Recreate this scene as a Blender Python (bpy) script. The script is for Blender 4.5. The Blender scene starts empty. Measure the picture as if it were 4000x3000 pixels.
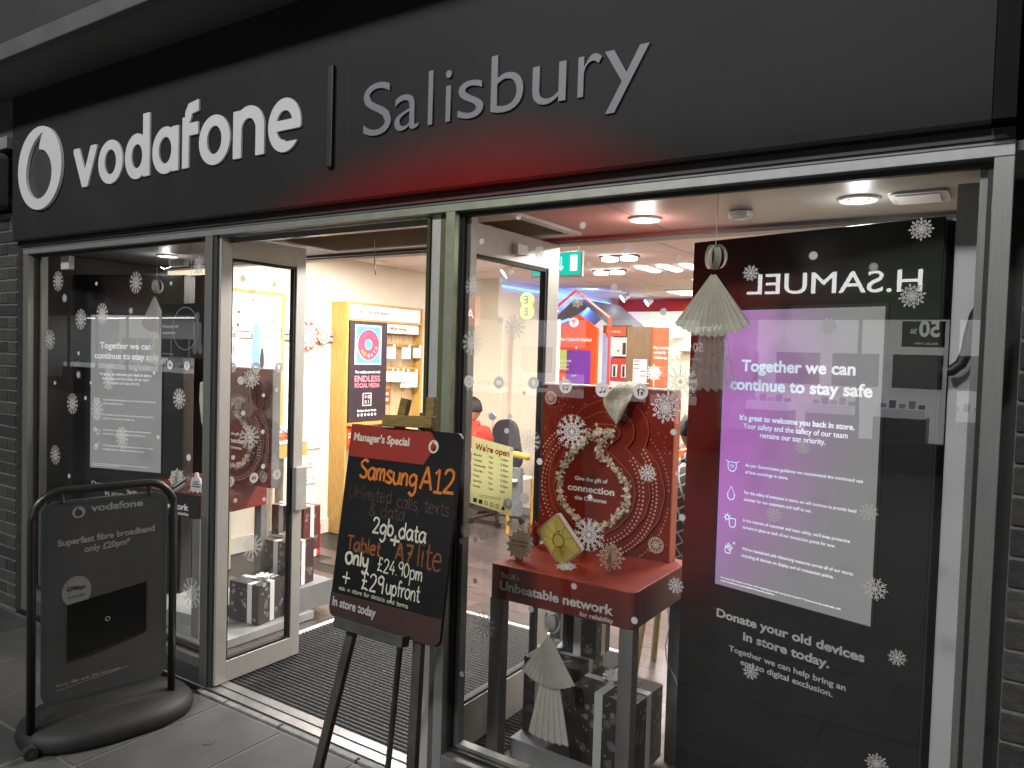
import bpy, bmesh, math, random
import numpy as np
from mathutils.geometry import delaunay_2d_cdt
from mathutils import Matrix, Vector
random.seed(7); np.random.seed(7)
SC = bpy.context.scene; COL = SC.collection
R = math.radians

# ------------------------------------------------------------ camera
cam_d = bpy.data.cameras.new('camera'); cam = bpy.data.objects.new('camera', cam_d); COL.objects.link(cam)
YAW, PIT, ROL = 33.32221529, -2.11665702, 1.70210488
cam_d.sensor_fit = 'HORIZONTAL'; cam_d.sensor_width = 36.0; cam_d.lens = 2969.6/4000*36.0
cam_d.clip_start = 0.05; cam_d.clip_end = 300
_y, _p, _r = R(YAW), R(PIT), R(ROL)
fw = Vector((-math.sin(_y)*math.cos(_p), math.cos(_y)*math.cos(_p), math.sin(_p)))
rt = Vector((math.cos(_y), math.sin(_y), 0)); up = rt.cross(fw)
r2 = rt*math.cos(_r)+up*math.sin(_r); u2 = -rt*math.sin(_r)+up*math.cos(_r)
M = Matrix((r2, u2, -fw)).transposed().to_4x4(); M.translation = Vector((0, -2.2339, 1.65))
cam.matrix_world = M
SC.camera = cam

# ------------------------------------------------------------ night sky, exposure
w = bpy.data.worlds.new('World'); SC.world = w; w.use_nodes = True
bg = w.node_tree.nodes['Background']
bg.inputs[0].default_value = (0.8, 0.9, 1.0, 1); bg.inputs[1].default_value = 0.035
SC.view_settings.view_transform = 'Standard'; SC.view_settings.look = 'None'
SC.view_settings.gamma = 1; SC.view_settings.use_curve_mapping = False
SC.view_settings.exposure = 0.0
SC.cycles.max_bounces = 8; SC.cycles.transparent_max_bounces = 16
SC.cycles.diffuse_bounces = 4; SC.cycles.glossy_bounces = 4
SC.cycles.caustics_reflective = False; SC.cycles.caustics_refractive = False
SC.cycles.sample_clamp_indirect = 6.0

def lamp(name, kind, loc, power, color=(1, 1, 1), size=.3, size_y=None, target=None, spot=None, radius=.03):
    d = bpy.data.lights.new(name, kind); d.energy = power; d.color = color
    if kind == 'AREA':
        d.size = size
        if size_y: d.shape = 'RECTANGLE'; d.size_y = size_y
    else: d.shadow_soft_size = radius
    if kind == 'SPOT': d.spot_size = R(spot or 110); d.spot_blend = .8
    o = bpy.data.objects.new(name, d); COL.objects.link(o); o.location = loc
    if target is not None:
        v = Vector(target)-Vector(loc); o.rotation_euler = v.to_track_quat('-Z', 'Y').to_euler()
    return o
WARM = (1.0, .955, .91)
# street lamps over the pavement behind the viewer (their fittings are built below)
lamp('street_lamp_light', 'AREA', (-5.2, -7.4, 6.9), 430, (1, 1, 1), 1.0, target=(-4.0, 0, 1.2))
lamp('street_lamp_light', 'AREA', (-.6, -7.4, 6.9), 400, (1, 1, 1), .8, target=(-1.0, 0, 1.2))
# soffit downlights in the shop window
for x, y, e in ((-1.23, .55, 9), (-.45, .50, 6), (-4.36, .51, 6)):
    lamp('downlight_light', 'SPOT', (x, y, 2.17), e*1.6, WARM, spot=150, target=(x, y, 0), radius=.045)
    lamp('downlight_glow', 'POINT', (x, y, 2.13), e*.22, WARM, radius=.03)
# shop ceiling panels
for x, y, e in ((-4.1, 2.1, 100), (-2.4, 2.1, 130), (-.9, 2.1, 70), (-3.3, 4.2, 36), (-2.45, 5.4, 80), (-3.2, 6.6, 50)):
    lamp('ceiling_panel_light', 'AREA', (x, y, 2.455), e, WARM, .55, .55, target=(x, y, 0))
lamp('blue_strip_light', 'AREA', (-4.3, 6.0, 2.30), 40, (.1, .25, 1), .1, 1.6, target=(-4.75, 6.3, 2.5))

# ------------------------------------------------------------ materials
def luma(c): return .2126*c[0]+.7152*c[1]+.0722*c[2]
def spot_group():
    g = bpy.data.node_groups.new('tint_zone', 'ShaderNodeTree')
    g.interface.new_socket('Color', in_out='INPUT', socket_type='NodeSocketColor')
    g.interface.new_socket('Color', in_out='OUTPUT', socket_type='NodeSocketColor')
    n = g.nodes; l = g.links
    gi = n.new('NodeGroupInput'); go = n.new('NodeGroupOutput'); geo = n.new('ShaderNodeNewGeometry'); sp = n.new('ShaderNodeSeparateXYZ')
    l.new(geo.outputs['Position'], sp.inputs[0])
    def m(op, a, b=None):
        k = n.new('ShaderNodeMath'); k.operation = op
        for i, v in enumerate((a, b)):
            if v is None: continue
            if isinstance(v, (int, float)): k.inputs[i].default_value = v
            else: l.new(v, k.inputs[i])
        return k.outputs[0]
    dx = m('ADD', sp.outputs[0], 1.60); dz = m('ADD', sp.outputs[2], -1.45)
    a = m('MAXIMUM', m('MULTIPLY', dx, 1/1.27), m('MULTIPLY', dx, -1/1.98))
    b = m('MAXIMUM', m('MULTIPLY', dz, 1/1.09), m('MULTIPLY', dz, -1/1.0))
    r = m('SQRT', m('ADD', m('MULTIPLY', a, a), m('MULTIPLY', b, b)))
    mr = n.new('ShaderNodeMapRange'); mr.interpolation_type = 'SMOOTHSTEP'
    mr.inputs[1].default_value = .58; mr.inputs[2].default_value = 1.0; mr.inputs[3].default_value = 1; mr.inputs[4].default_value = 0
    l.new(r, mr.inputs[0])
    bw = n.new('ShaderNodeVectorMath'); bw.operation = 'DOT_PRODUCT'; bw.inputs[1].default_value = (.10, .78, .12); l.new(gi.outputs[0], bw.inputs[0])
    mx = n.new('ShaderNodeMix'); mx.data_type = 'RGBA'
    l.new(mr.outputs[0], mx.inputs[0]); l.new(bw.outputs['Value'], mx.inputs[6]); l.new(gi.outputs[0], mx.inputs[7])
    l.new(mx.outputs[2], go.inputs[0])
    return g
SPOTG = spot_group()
MATS = {}
def mat(name, rgb=(.5, .5, .5), rough=.5, metal=0, emit=0, noise=.12, nscale=6, bump=0, bscale=80, spot=False, spec=.5, ecol=None, trans=0, stretch=None):
    if name in MATS: return MATS[name]
    m = bpy.data.materials.new(name); m.use_nodes = True; nt = m.node_tree; n = nt.nodes; l = nt.links
    b = n['Principled BSDF']; b.inputs['Roughness'].default_value = rough; b.inputs['Metallic'].default_value = metal
    b.inputs['Specular IOR Level'].default_value = spec
    tc = n.new('ShaderNodeTexCoord'); src = tc.outputs['Object']
    if stretch:
        mp = n.new('ShaderNodeMapping'); mp.inputs['Scale'].default_value = stretch; l.new(src, mp.inputs[0]); src = mp.outputs[0]
    nz = n.new('ShaderNodeTexNoise'); nz.inputs['Scale'].default_value = nscale; nz.inputs['Detail'].default_value = 5; l.new(src, nz.inputs['Vector'])
    rp = n.new('ShaderNodeMapRange'); rp.inputs[1].default_value = .3; rp.inputs[2].default_value = .7
    rp.inputs[3].default_value = 1-noise; rp.inputs[4].default_value = 1+noise; l.new(nz.outputs[0], rp.inputs[0])
    mul = n.new('ShaderNodeMix'); mul.data_type = 'RGBA'; mul.blend_type = 'MULTIPLY'; mul.inputs[0].default_value = 1
    mul.inputs[6].default_value = (*rgb, 1); l.new(rp.outputs[0], mul.inputs[7]); out = mul.outputs[2]
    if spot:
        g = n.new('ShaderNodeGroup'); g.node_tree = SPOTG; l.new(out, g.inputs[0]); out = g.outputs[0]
    l.new(out, b.inputs['Base Color'])
    r2 = n.new('ShaderNodeMapRange'); r2.inputs[3].default_value = max(0, rough-.08); r2.inputs[4].default_value = min(1, rough+.08)
    l.new(nz.outputs[0], r2.inputs[0]); l.new(r2.outputs[0], b.inputs['Roughness'])
    if emit:
        b.inputs['Emission Strength'].default_value = emit
        if ecol: b.inputs['Emission Color'].default_value = (*ecol, 1)
        else: l.new(out, b.inputs['Emission Color'])
    if bump:
        n2 = n.new('ShaderNodeTexNoise'); n2.inputs['Scale'].default_value = bscale; n2.inputs['Detail'].default_value = 4; l.new(src, n2.inputs['Vector'])
        bp = n.new('ShaderNodeBump'); bp.inputs['Strength'].default_value = bump; bp.inputs['Distance'].default_value = .01
        l.new(n2.outputs[0], bp.inputs['Height']); l.new(bp.outputs[0], b.inputs['Normal'])
    if trans:
        tr = n.new('ShaderNodeBsdfTranslucent'); l.new(out, tr.inputs[0]); mx = n.new('ShaderNodeMixShader'); mx.inputs[0].default_value = trans
        l.new(b.outputs[0], mx.inputs[1]); l.new(tr.outputs[0], mx.inputs[2]); l.new(mx.outputs[0], n['Material Output'].inputs[0])
    MATS[name] = m; return m
def glass_mat(name, tint=(1, 1, 1), ior=1.75, rough=0.0, haze=0.0):
    if name in MATS: return MATS[name]
    m = bpy.data.materials.new(name); m.use_nodes = True; nt = m.node_tree; n = nt.nodes; l = nt.links; n.remove(n['Principled BSDF'])
    # reflectance of a thin pane, the same from both sides (Schlick)
    geo = n.new('ShaderNodeNewGeometry'); dt = n.new('ShaderNodeVectorMath'); dt.operation = 'DOT_PRODUCT'
    l.new(geo.outputs['Normal'], dt.inputs[0]); l.new(geo.outputs['Incoming'], dt.inputs[1])
    ab = n.new('ShaderNodeMath'); ab.operation = 'ABSOLUTE'; l.new(dt.outputs['Value'], ab.inputs[0])
    om = n.new('ShaderNodeMath'); om.operation = 'SUBTRACT'; om.inputs[0].default_value = 1; l.new(ab.outputs[0], om.inputs[1])
    pw = n.new('ShaderNodeMath'); pw.operation = 'POWER'; pw.inputs[1].default_value = 5; l.new(om.outputs[0], pw.inputs[0])
    F0 = 2*((ior-1)/(ior+1))**2
    fr = n.new('ShaderNodeMapRange'); fr.inputs[3].default_value = F0; fr.inputs[4].default_value = 1.0; l.new(pw.outputs[0], fr.inputs[0])
    tr = n.new('ShaderNodeBsdfTransparent'); tr.inputs[0].default_value = (*tint, 1)
    gl = n.new('ShaderNodeBsdfGlossy'); gl.inputs['Roughness'].default_value = rough
    mx = n.new('ShaderNodeMixShader'); l.new(fr.outputs[0], mx.inputs[0]); l.new(tr.outputs[0], mx.inputs[1]); l.new(gl.outputs[0], mx.inputs[2])
    out = mx.outputs[0]
    if haze:
        df = n.new('ShaderNodeBsdfDiffuse'); df.inputs[0].default_value = (.8, .8, .8, 1); m2 = n.new('ShaderNodeMixShader'); m2.inputs[0].default_value = haze
        l.new(out, m2.inputs[1]); l.new(df.outputs[0], m2.inputs[2]); out = m2.outputs[0]
    l.new(out, n['Material Output'].inputs[0]); MATS[name] = m; return m

ALU = mat('brushed_aluminium', (.23, .23, .215), .42, .55, noise=.07, nscale=25, spot=False, stretch=(8, 8, .4))
ALUD = mat('door_aluminium', (.50, .49, .46), .42, .4, noise=.07, nscale=25, stretch=(8, 8, .4))
ALUG = mat('aluminium_green_tint', (.30, .32, .23), .4, .5, noise=.08, nscale=20, spot=True)
GASKET = mat('black_rubber', (.012, .012, .012), .6)
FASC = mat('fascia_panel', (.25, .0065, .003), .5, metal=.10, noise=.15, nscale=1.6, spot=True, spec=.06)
SIGNW = mat('sign_letter_face', (.52, .52, .52), .35, emit=.05, ecol=(1, 1, 1), noise=.03)
SIGNG = mat('sign_letter_grey', (.17, .17, .18), .5, noise=.05)
BLACK = mat('black_plastic', (.015, .015, .015), .45)
DARK = mat('dark_grey_paint', (.05, .05, .05), .5, bump=.1)
WHITE = mat('white_paint', (.78, .77, .74), .5, noise=.04)
WHITEG = mat('white_matte', (.62, .62, .62), .6, noise=.05)
CREAM = mat('cream_wall', (.80, .74, .62), .8, noise=.05, nscale=3)
RED = mat('red_card', (.30, .028, .010), .5, noise=.08, spot=True, spec=.22)
REDF = mat('red_laminate_plain', (.36, .03, .02), .45, noise=.10)
ORANGE = mat('orange_red_gloss', (.80, .085, .012), .35, noise=.06)
PRINTW = mat('white_print', (.80, .78, .74), .6, noise=.03)
PRINTG = mat('grey_print', (.42, .42, .42), .6, noise=.03)
PRINTR = mat('red_print', (.45, .02, .015), .6)
PRINTO = mat('orange_print', (.60, .13, .03), .6)
PRINTK = mat('black_print', (.03, .03, .03), .6)
STICK_M = mat('snow_sticker_vinyl', (.60, .59, .57), .6, noise=.05, nscale=30, trans=.25)
WOOD = mat('oak_laminate', (.50, .30, .075), .5, noise=.22, nscale=7, stretch=(14, 14, 1.2))
WOODP = mat('pale_oak_back', (.50, .36, .20), .55, noise=.2, nscale=6, stretch=(12, 12, 1.1))
WOODD = mat('brown_oak_side', (.17, .10, .045), .55, noise=.2, nscale=6, stretch=(12, 12, 1.1))
GOLDW = mat('easel_wood_varnished', (.20, .13, .03), .5, noise=.3, nscale=9, stretch=(3, 10, 10), spot=True)
BRICKM = [mat('brick_%d' % i, c, .85, noise=.3, nscale=22, bump=.6, bscale=60) for i, c in enumerate(((.038, .036, .035), (.028, .027, .027), (.050, .048, .047)))]
MORTAR = mat('mortar', (.15, .147, .144), .95, noise=.2, nscale=30, bump=.5)
SLABM = [mat('paving_slab_%d' % i, c, .72, noise=.22, nscale=5, bump=.25, bscale=120) for i, c in enumerate(((.066, .066, .066), (.056, .056, .056), (.076, .076, .075)))]
JOINT = mat('paving_joint', (.13, .13, .128), .9, noise=.25, nscale=30, bump=.4)
GIFT = mat('gift_wrap_dark', (.040, .036, .034), .45, noise=.15)
GIFTR = mat('gift_wrap_red', (.40, .06, .03), .45, noise=.1)
RIB = mat('white_ribbon', (.72, .72, .72), .45, noise=.04)
PAPER = mat('folded_paper', (.66, .66, .60), .8, noise=.06, nscale=40, trans=.2)
LIT = mat('lamp_lens', (1, 1, 1), .5, emit=14, ecol=(1, .97, .93))
LITP = mat('ceiling_panel_diffuser', (1, 1, 1), .5, emit=5, ecol=(1, .97, .93))
CHROME = mat('chrome', (.7, .7, .7), .15, 1)
def vellum(name, rgb, op):
    m = mat(name, rgb, .8, noise=.06, nscale=40, trans=.3); nt = m.node_tree; n = nt.nodes; l = nt.links; o = n['Material Output']; src = o.inputs[0].links[0].from_socket
    tr = n.new('ShaderNodeBsdfTransparent'); mx = n.new('ShaderNodeMixShader'); mx.inputs[0].default_value = op; l.new(tr.outputs[0], mx.inputs[1]); l.new(src, mx.inputs[2]); l.new(mx.outputs[0], o.inputs[0]); return m
VEL = vellum('thin_vellum', (.42, .42, .38), .45)
GLASS = glass_mat('window_glass', ior=1.55)
GLASSD = glass_mat('door_glass', ior=1.5, haze=.03)

# ------------------------------------------------------------ builders
ROOT = {}
def winv(parent):
    if parent is None: return Matrix()
    r = ROOT.get(parent.name, parent)
    return (Matrix.Translation(r.location) @ Matrix.Rotation(r.rotation_euler.z, 4, 'Z')).inverted()
def thing(name, label, cat, loc=(0, 0, 0), rz=0, group=None):
    o = bpy.data.objects.new(name, None); COL.objects.link(o); o.empty_display_size = .1
    o.location = loc; o.rotation_euler = (0, 0, rz); o['label'] = label; o['category'] = cat
    if group: o['group'] = group
    ROOT[o.name] = o; return o
def tag(o, label, cat, group=None):
    o['label'] = label; o['category'] = cat
    if group: o['group'] = group
    return o
def link(name, me, m, parent=None, smooth=False, kind=None, label=None):
    if parent is not None: me.transform(winv(parent))
    o = bpy.data.objects.new(name, me); COL.objects.link(o)
    if m is not None:
        me.materials.clear(); me.materials.append(m)
    if smooth:
        for f in me.polygons: f.use_smooth = True
    if parent is not None:
        o.parent = parent; ROOT[o.name] = ROOT.get(parent.name, parent)
    if kind: o['kind'] = kind
    if label: o['label'] = label
    return o
class MB:
    def __init__(s): s.v = []; s.f = []
    def add(s, vs, fs):
        k = len(s.v); s.v += [tuple(v) for v in vs]; s.f += [tuple(i+k for i in f) for f in fs]; return s
    def box(s, x0, x1, y0, y1, z0, z1, mtx=None):
        vs = [Vector((x, y, z)) for z in (z0, z1) for y in (y0, y1) for x in (x0, x1)]
        if mtx is not None: vs = [mtx @ v for v in vs]
        return s.add(vs, [(0, 2, 3, 1), (4, 5, 7, 6), (0, 1, 5, 4), (2, 6, 7, 3), (0, 4, 6, 2), (1, 3, 7, 5)])
    def prism(s, pts, z0, z1, mtx=None):   # pts CCW in xy
        n = len(pts); vs = [Vector((x, y, z0)) for x, y in pts]+[Vector((x, y, z1)) for x, y in pts]
        if mtx is not None: vs = [mtx @ v for v in vs]
        return s.add(vs, [tuple(range(n-1, -1, -1)), tuple(range(n, 2*n))]+[(i, (i+1) % n, n+(i+1) % n, n+i) for i in range(n)])
    def tube(s, pts, r, n=10, close=False, cap=True):
        pts = [Vector(p) for p in pts]; m = len(pts); rr = r if isinstance(r, (list, tuple)) else [r]*m
        vs = []; ref = Vector((0, 0, 1))
        for i, p in enumerate(pts):
            a = pts[i-1] if (i > 0 or close) else pts[i]; b = pts[(i+1) % m] if (i < m-1 or close) else pts[i]
            t = (b-a).normalized()
            if abs(t.dot(ref)) > .97: rf = Vector((1, 0, 0)) if abs(t.x) < .9 else Vector((0, 1, 0))
            else: rf = ref
            e1 = t.cross(rf).normalized()
            if i > 0 and e1.dot(pe) < 0: e1 = -e1
            pe = e1; e2 = t.cross(e1)
            vs += [p+(e1*math.cos(2*math.pi*k/n)+e2*math.sin(2*math.pi*k/n))*rr[i] for k in range(n)]
        fs = []
        for i in range(m if close else m-1):
            j = (i+1) % m
            fs += [(i*n+k, i*n+(k+1) % n, j*n+(k+1) % n, j*n+k) for k in range(n)]
        if cap and not close: fs += [tuple(range(n-1, -1, -1)), tuple(range((m-1)*n, m*n))]
        return s.add(vs, fs)
    def disc(s, c, r, h, n=28, axis='Z'):
        pts = [(r*math.cos(2*math.pi*i/n), r*math.sin(2*math.pi*i/n)) for i in range(n)]
        mt = Matrix.Translation(c)
        if axis == 'Y': mt = mt @ Matrix.Rotation(R(90), 4, 'X')
        if axis == 'X': mt = mt @ Matrix.Rotation(R(90), 4, 'Y')
        return s.prism(pts, 0, h, mt)
    def build(s, name, m, parent=None, smooth=False, kind=None, bevel=0, label=None):
        me = bpy.data.meshes.new(name); me.from_pydata([tuple(v) for v in s.v], [], s.f); me.update()
        o = link(name, me, m, parent, smooth, kind, label)
        if bevel:
            b = o.modifiers.new('edge', 'BEVEL'); b.width = bevel; b.segments = 2; b.limit_method = 'ANGLE'
        return o
def BX(name, m, parent, x0, x1, y0, y1, z0, z1, bevel=0, kind=None, label=None):
    return MB().box(x0, x1, y0, y1, z0, z1).build(name, m, parent, kind=kind, bevel=bevel, label=label)
def copy_tree(o, parent=None):
    c = o.copy(); COL.objects.link(c)
    if parent is not None: c.parent = parent
    for ch in list(o.children): copy_tree(ch, c)
    ROOT[c.name] = c if parent is None else ROOT.get(parent.name, parent)
    return c
# a drawing plane: X axis along u, Y axis up v, Z axis towards the viewer
class PL:
    def __init__(s, o, ang=0, u=None, v=None):
        s.u = Vector(u) if u is not None else Vector((math.cos(R(ang)), math.sin(R(ang)), 0))
        s.v = Vector(v).normalized() if v is not None else Vector((0, 0, 1))
        s.u.normalize(); s.n = s.u.cross(s.v).normalized(); s.o = Vector(o)
    def M(s, a=0, b=0, off=0, rot=0):
        m = Matrix((s.u, s.v, s.n)).transposed().to_4x4(); m.translation = s.o+s.u*a+s.v*b+s.n*off
        return m @ Matrix.Rotation(rot, 4, 'Z')
    def rect(s, name, m, parent, a0, a1, b0, b1, t=.004, off=0, bevel=0, label=None, kind=None):
        return MB().box(a0, a1, b0, b1, 0, t, s.M(0, 0, off)).build(name, m, parent, bevel=bevel, label=label, kind=kind)
def curve_mesh(cu):
    o = bpy.data.objects.new('tmp', cu); me = bpy.data.meshes.new_from_object(o)
    bpy.data.objects.remove(o); return me
def text_mesh(s, bold=0, ext=0, line=1.0, align='LEFT'):
    cu = bpy.data.curves.new('txt', 'FONT'); cu.body = s; cu.size = 1; cu.offset = bold; cu.extrude = ext; cu.space_line = line
    cu.align_x = align; cu.resolution_u = 5
    me = curve_mesh(cu); bpy.data.curves.remove(cu); return me
def T(parent, s, pl, a0, b0, a1=None, cap=None, m=None, bold=0, off=.0012, ext=.0004, rot=0, name='lettering', line=1.0, align='LEFT', mirror=False):
    bold = bold if name == 'letter' else min(.032, bold*1.3+.012)
    me = text_mesh(s, bold, 0, line, align)
    if not len(me.vertices): return None
    co = np.empty(len(me.vertices)*3); me.vertices.foreach_get('co', co); co = co.reshape(-1, 3)
    x0, x1 = co[:, 0].min(), co[:, 0].max()
    sy = (cap/.729) if cap else None
    sx = (a1-a0)/(x1-x0) if a1 is not None else sy
    if sy is None: sy = sx
    me2 = me
    if ext > .001:
        bpy.data.meshes.remove(me); me2 = text_mesh(s, bold, 1, line, align)
    z = ext if ext > .001 else 1
    if align == 'CENTER': base = Matrix.Diagonal((sx, sy, z, 1))
    else: base = Matrix.Diagonal((sx, sy, z, 1)) @ Matrix.Translation((-x0, 0, 0))
    if mirror: base = Matrix.Diagonal((-1, 1, 1, 1)) @ base
    me2.transform(pl.M(a0, b0, off+(ext if ext > .001 else 0), rot) @ base)
    return link(name, me2, m or PRINTW, parent)

# ---- outlines from distance fields
def contour(F, xs, ys):
    ins = F < 0; H, W = F.shape
    c = ins[:-1, :-1].astype(int)+2*ins[:-1, 1:]+4*ins[1:, 1:]+8*ins[1:, :-1]
    ii, jj = np.where((c > 0) & (c < 15)); nxt = {}
    def pt(e):
        k, i, j = e
        if k == 0: a, b = F[i, j], F[i, j+1]; t = a/(a-b); return (xs[j]+t*(xs[j+1]-xs[j]), ys[i])
        a, b = F[i, j], F[i+1, j]; t = a/(a-b); return (xs[j], ys[i]+t*(ys[i+1]-ys[i]))
    tab = {1: [(3, 0)], 2: [(0, 1)], 3: [(3, 1)], 4: [(1, 2)], 5: [(3, 0), (1, 2)], 6: [(0, 2)], 7: [(3, 2)], 8: [(2, 3)], 9: [(2, 0)], 10: [(0, 1), (2, 3)], 11: [(2, 1)], 12: [(1, 3)], 13: [(1, 0)], 14: [(0, 3)]}
    for i, j in zip(ii, jj):
        E = ((0, i, j), (1, i, j+1), (0, i+1, j), (1, i, j))
        for a, b in tab[int(c[i, j])]: nxt[E[a]] = E[b]
    loops = []
    while nxt:
        s0, e = next(iter(nxt.items())); L = [s0]; del nxt[s0]
        while e in nxt: L.append(e); e2 = nxt.pop(e); e = e2
        if len(L) > 5: loops.append([pt(q) for q in L])
    return loops
def shape(fn, x0, x1, y0, y1, n=120, ext=0, tol=None):
    xs = np.linspace(x0, x1, n); ys = np.linspace(y0, y1, max(8, int(n*(y1-y0)/(x1-x0)))); X, Y = np.meshgrid(xs, ys)
    F = fn(X, Y); F[F == 0] = 1e-9; F[0, :] = F[-1, :] = 1; F[:, 0] = F[:, -1] = 1
    st = (x1-x0)/n; V = []; E = []
    for L in contour(F, xs, ys):
        out = [L[0]]
        for i, q in enumerate(L):
            if i == 0: continue
            a = out[-1]; b = L[(i+1) % len(L)]
            ar = abs((q[0]-a[0])*(b[1]-a[1])-(q[1]-a[1])*(b[0]-a[0]))
            if ar > .02*st*st or math.hypot(q[0]-a[0], q[1]-a[1]) > 8*st: out.append(q)
        if len(out) < 3: continue
        k = len(V); V += [Vector((float(q[0]), float(q[1]))) for q in out]; E += [(k+i, k+(i+1) % len(out)) for i in range(len(out))]
    r = delaunay_2d_cdt(V, E, [], 0, 1e-7); vs = r[0]; tris = [tuple(f) for f in r[2]]
    me = bpy.data.meshes.new('shp')
    if tris:
        c = np.array([[sum(vs[i].x for i in f)/3, sum(vs[i].y for i in f)/3] for f in tris])
        xi = np.clip((c[:, 0]-x0)/(x1-x0)*(n-1), 0, n-1.001); m_ = len(ys); yi = np.clip((c[:, 1]-y0)/(y1-y0)*(m_-1), 0, m_-1.001)
        i0 = xi.astype(int); j0 = yi.astype(int); fx = xi-i0; fy = yi-j0
        val = (F[j0, i0]*(1-fx)+F[j0, i0+1]*fx)*(1-fy)+(F[j0+1, i0]*(1-fx)+F[j0+1, i0+1]*fx)*fy
        tris = [f for f, v in zip(tris, val) if v < 0]
        me.from_pydata([(v.x, v.y, 0) for v in vs], [], tris); me.update()
    return me
def seg(X, Y, a, b, w):
    ax, ay = a; bx, by = b; dx, dy = bx-ax, by-ay; t = np.clip(((X-ax)*dx+(Y-ay)*dy)/(dx*dx+dy*dy+1e-12), 0, 1)
    return np.hypot(X-ax-t*dx, Y-ay-t*dy)-w
def circ(X, Y, x, y, r): return np.hypot(X-x, Y-y)-r
def ell(X, Y, x, y, a, b): return (np.sqrt(((X-x)/a)**2+((Y-y)/b)**2)-1)*np.minimum(a, b)
def rbox(X, Y, x0, x1, y0, y1, r=0):
    qx = np.abs(X-(x0+x1)/2)-(x1-x0)/2+r; qy = np.abs(Y-(y0+y1)/2)-(y1-y0)/2+r
    return np.hypot(np.maximum(qx, 0), np.maximum(qy, 0))+np.minimum(np.maximum(qx, qy), 0)-r
mn = lambda *a: np.minimum.reduce(a)
mxm = lambda *a: np.maximum.reduce(a)
def fold(X, Y, n):
    r = np.hypot(X, Y); a = np.arctan2(Y, X); k = 2*math.pi/n; a = np.abs((a+k/2) % k-k/2); return r*np.cos(a), r*np.sin(a)
def snowA(X, Y):
    p, q = fold(X, Y, 12); e = math.pi/12
    return mn(seg(p, q, (.1, 0), (.97, 0), .020), seg(p, q, (.76, 0), (.95, .15), .020), seg(p, q, (.58, 0), (.74, .12), .020),
              seg(p, q, (.24, 0), (.46*math.cos(e), .46*math.sin(e)), .020), seg(p, q, (.54, 0), (.46*math.cos(e), .46*math.sin(e)), .020), circ(p, q, 0, 0, .10))
def snowB(X, Y):
    p, q = fold(X, Y, 8); e = math.pi/8; c, s = math.cos(e), math.sin(e)
    dia = (np.abs(p-.83)/.17+np.abs(q)/.088-1)*.075
    return mn(dia, seg(p, q, (.56, 0), (.80*c, .80*s), .030), seg(p, q, (.58, 0), (.40*c, .40*s), .024), seg(p, q, (.22, 0), (.40*c, .40*s), .022),
              seg(p, q, (0, 0), (.40*c, .40*s), .022), seg(p, q, (0, 0), (.68, 0), .024), circ(p, q, .60*c, .60*s, .055))
def snowC(X, Y):
    p, q = fold(X, Y, 10); e = math.pi/10
    return mn(seg(p, q, (0, 0), (.96, 0), .042), seg(p, q, (.52, 0), (.78, .16), .04), seg(p, q, (.38, 0), (.46*math.cos(e), .46*math.sin(e)), .04), circ(p, q, 0, 0, .16))
def snowR(X, Y):
    p, q = fold(X, Y, 10); return mn(circ(p, q, 0, 0, .78), circ(p, q, .78, 0, .19))
def snowD(X, Y):
    p, q = fold(X, Y, 6); return mn(circ(p, q, 0, 0, .86), circ(p, q, .72, 0, .25))
def lace(X, Y):
    p, q = fold(X, Y, 12); e = math.pi/12
    return mn(seg(p, q, (0, 0), (.92, 0), .03), seg(p, q, (.6, 0), (.86*math.cos(e), .86*math.sin(e)), .03), seg(p, q, (.92, 0), (.86*math.cos(e), .86*math.sin(e)), .035), seg(p, q, (.3, 0), (.4*math.cos(e), .4*math.sin(e)), .025), circ(p, q, 0, 0, .1))
def icon(k):
    def f(X, Y):
        d = circ(X, Y, 0, 0, 1)
        if k == 0:   h = mn(np.abs(circ(X, Y, 0, -.05, .40))-.07, seg(X, Y, (-.35, .42), (-.48, .3), .09), seg(X, Y, (.35, .42), (.48, .3), .09), seg(X, Y, (0, -.05), (.2, .1), .05), seg(X, Y, (0, -.05), (-.16, .08), .05), seg(X, Y, (-.3, -.48), (-.38, -.58), .06), seg(X, Y, (.3, -.48), (.38, -.58), .06))
        elif k == 1: h = mn(ell(X, Y, -.25, -.38, .2, .13), ell(X, Y, .27, -.3, .2, .13), seg(X, Y, (-.08, -.35), (-.08, .35), .045), seg(X, Y, (.44, -.27), (.44, .45), .045), seg(X, Y, (-.08, .35), (.44, .45), .08))
        elif k == 2: h = mxm(mn(seg(X, Y, (-.45, .05), (0, .42), .09), seg(X, Y, (0, .42), (.45, .05), .09), seg(X, Y, (-.3, .0), (-.3, -.45), .09), rbox(X, Y, .0, .36, -.5, -.05)), -1-X*0)
        elif k == 3: h = mxm(rbox(X, Y, -.45, .45, -.32, .3, .1), -(np.abs(circ(X, Y, 0, 0, .17))-.04))
        elif k == 4: h = mn(np.abs(circ(X, Y, 0, .18, .2))-.06, seg(X, Y, (-.16, .05), (0, -.3), .05), seg(X, Y, (.16, .05), (0, -.3), .05), seg(X, Y, (-.3, -.42), (.3, -.42), .03))
        else: h = mn(np.abs(rbox(X, Y, -.28, .28, -.45, .4, .08))-.045, seg(X, Y, (-.1, -.32), (.1, -.32), .03))
        return mxm(d, -h)
    return f
def flat(fn, n=110): return shape(fn, -1.06, 1.06, -1.06, 1.06, n)
FL = {'A': flat(snowA, 170), 'B': flat(snowB, 150), 'C': flat(snowC, 110), 'R': flat(snowR, 60), 'D': flat(snowD, 40), 'L': flat(lace, 150)}
FI = [flat(icon(k), 110) for k in range(6)]
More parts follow.
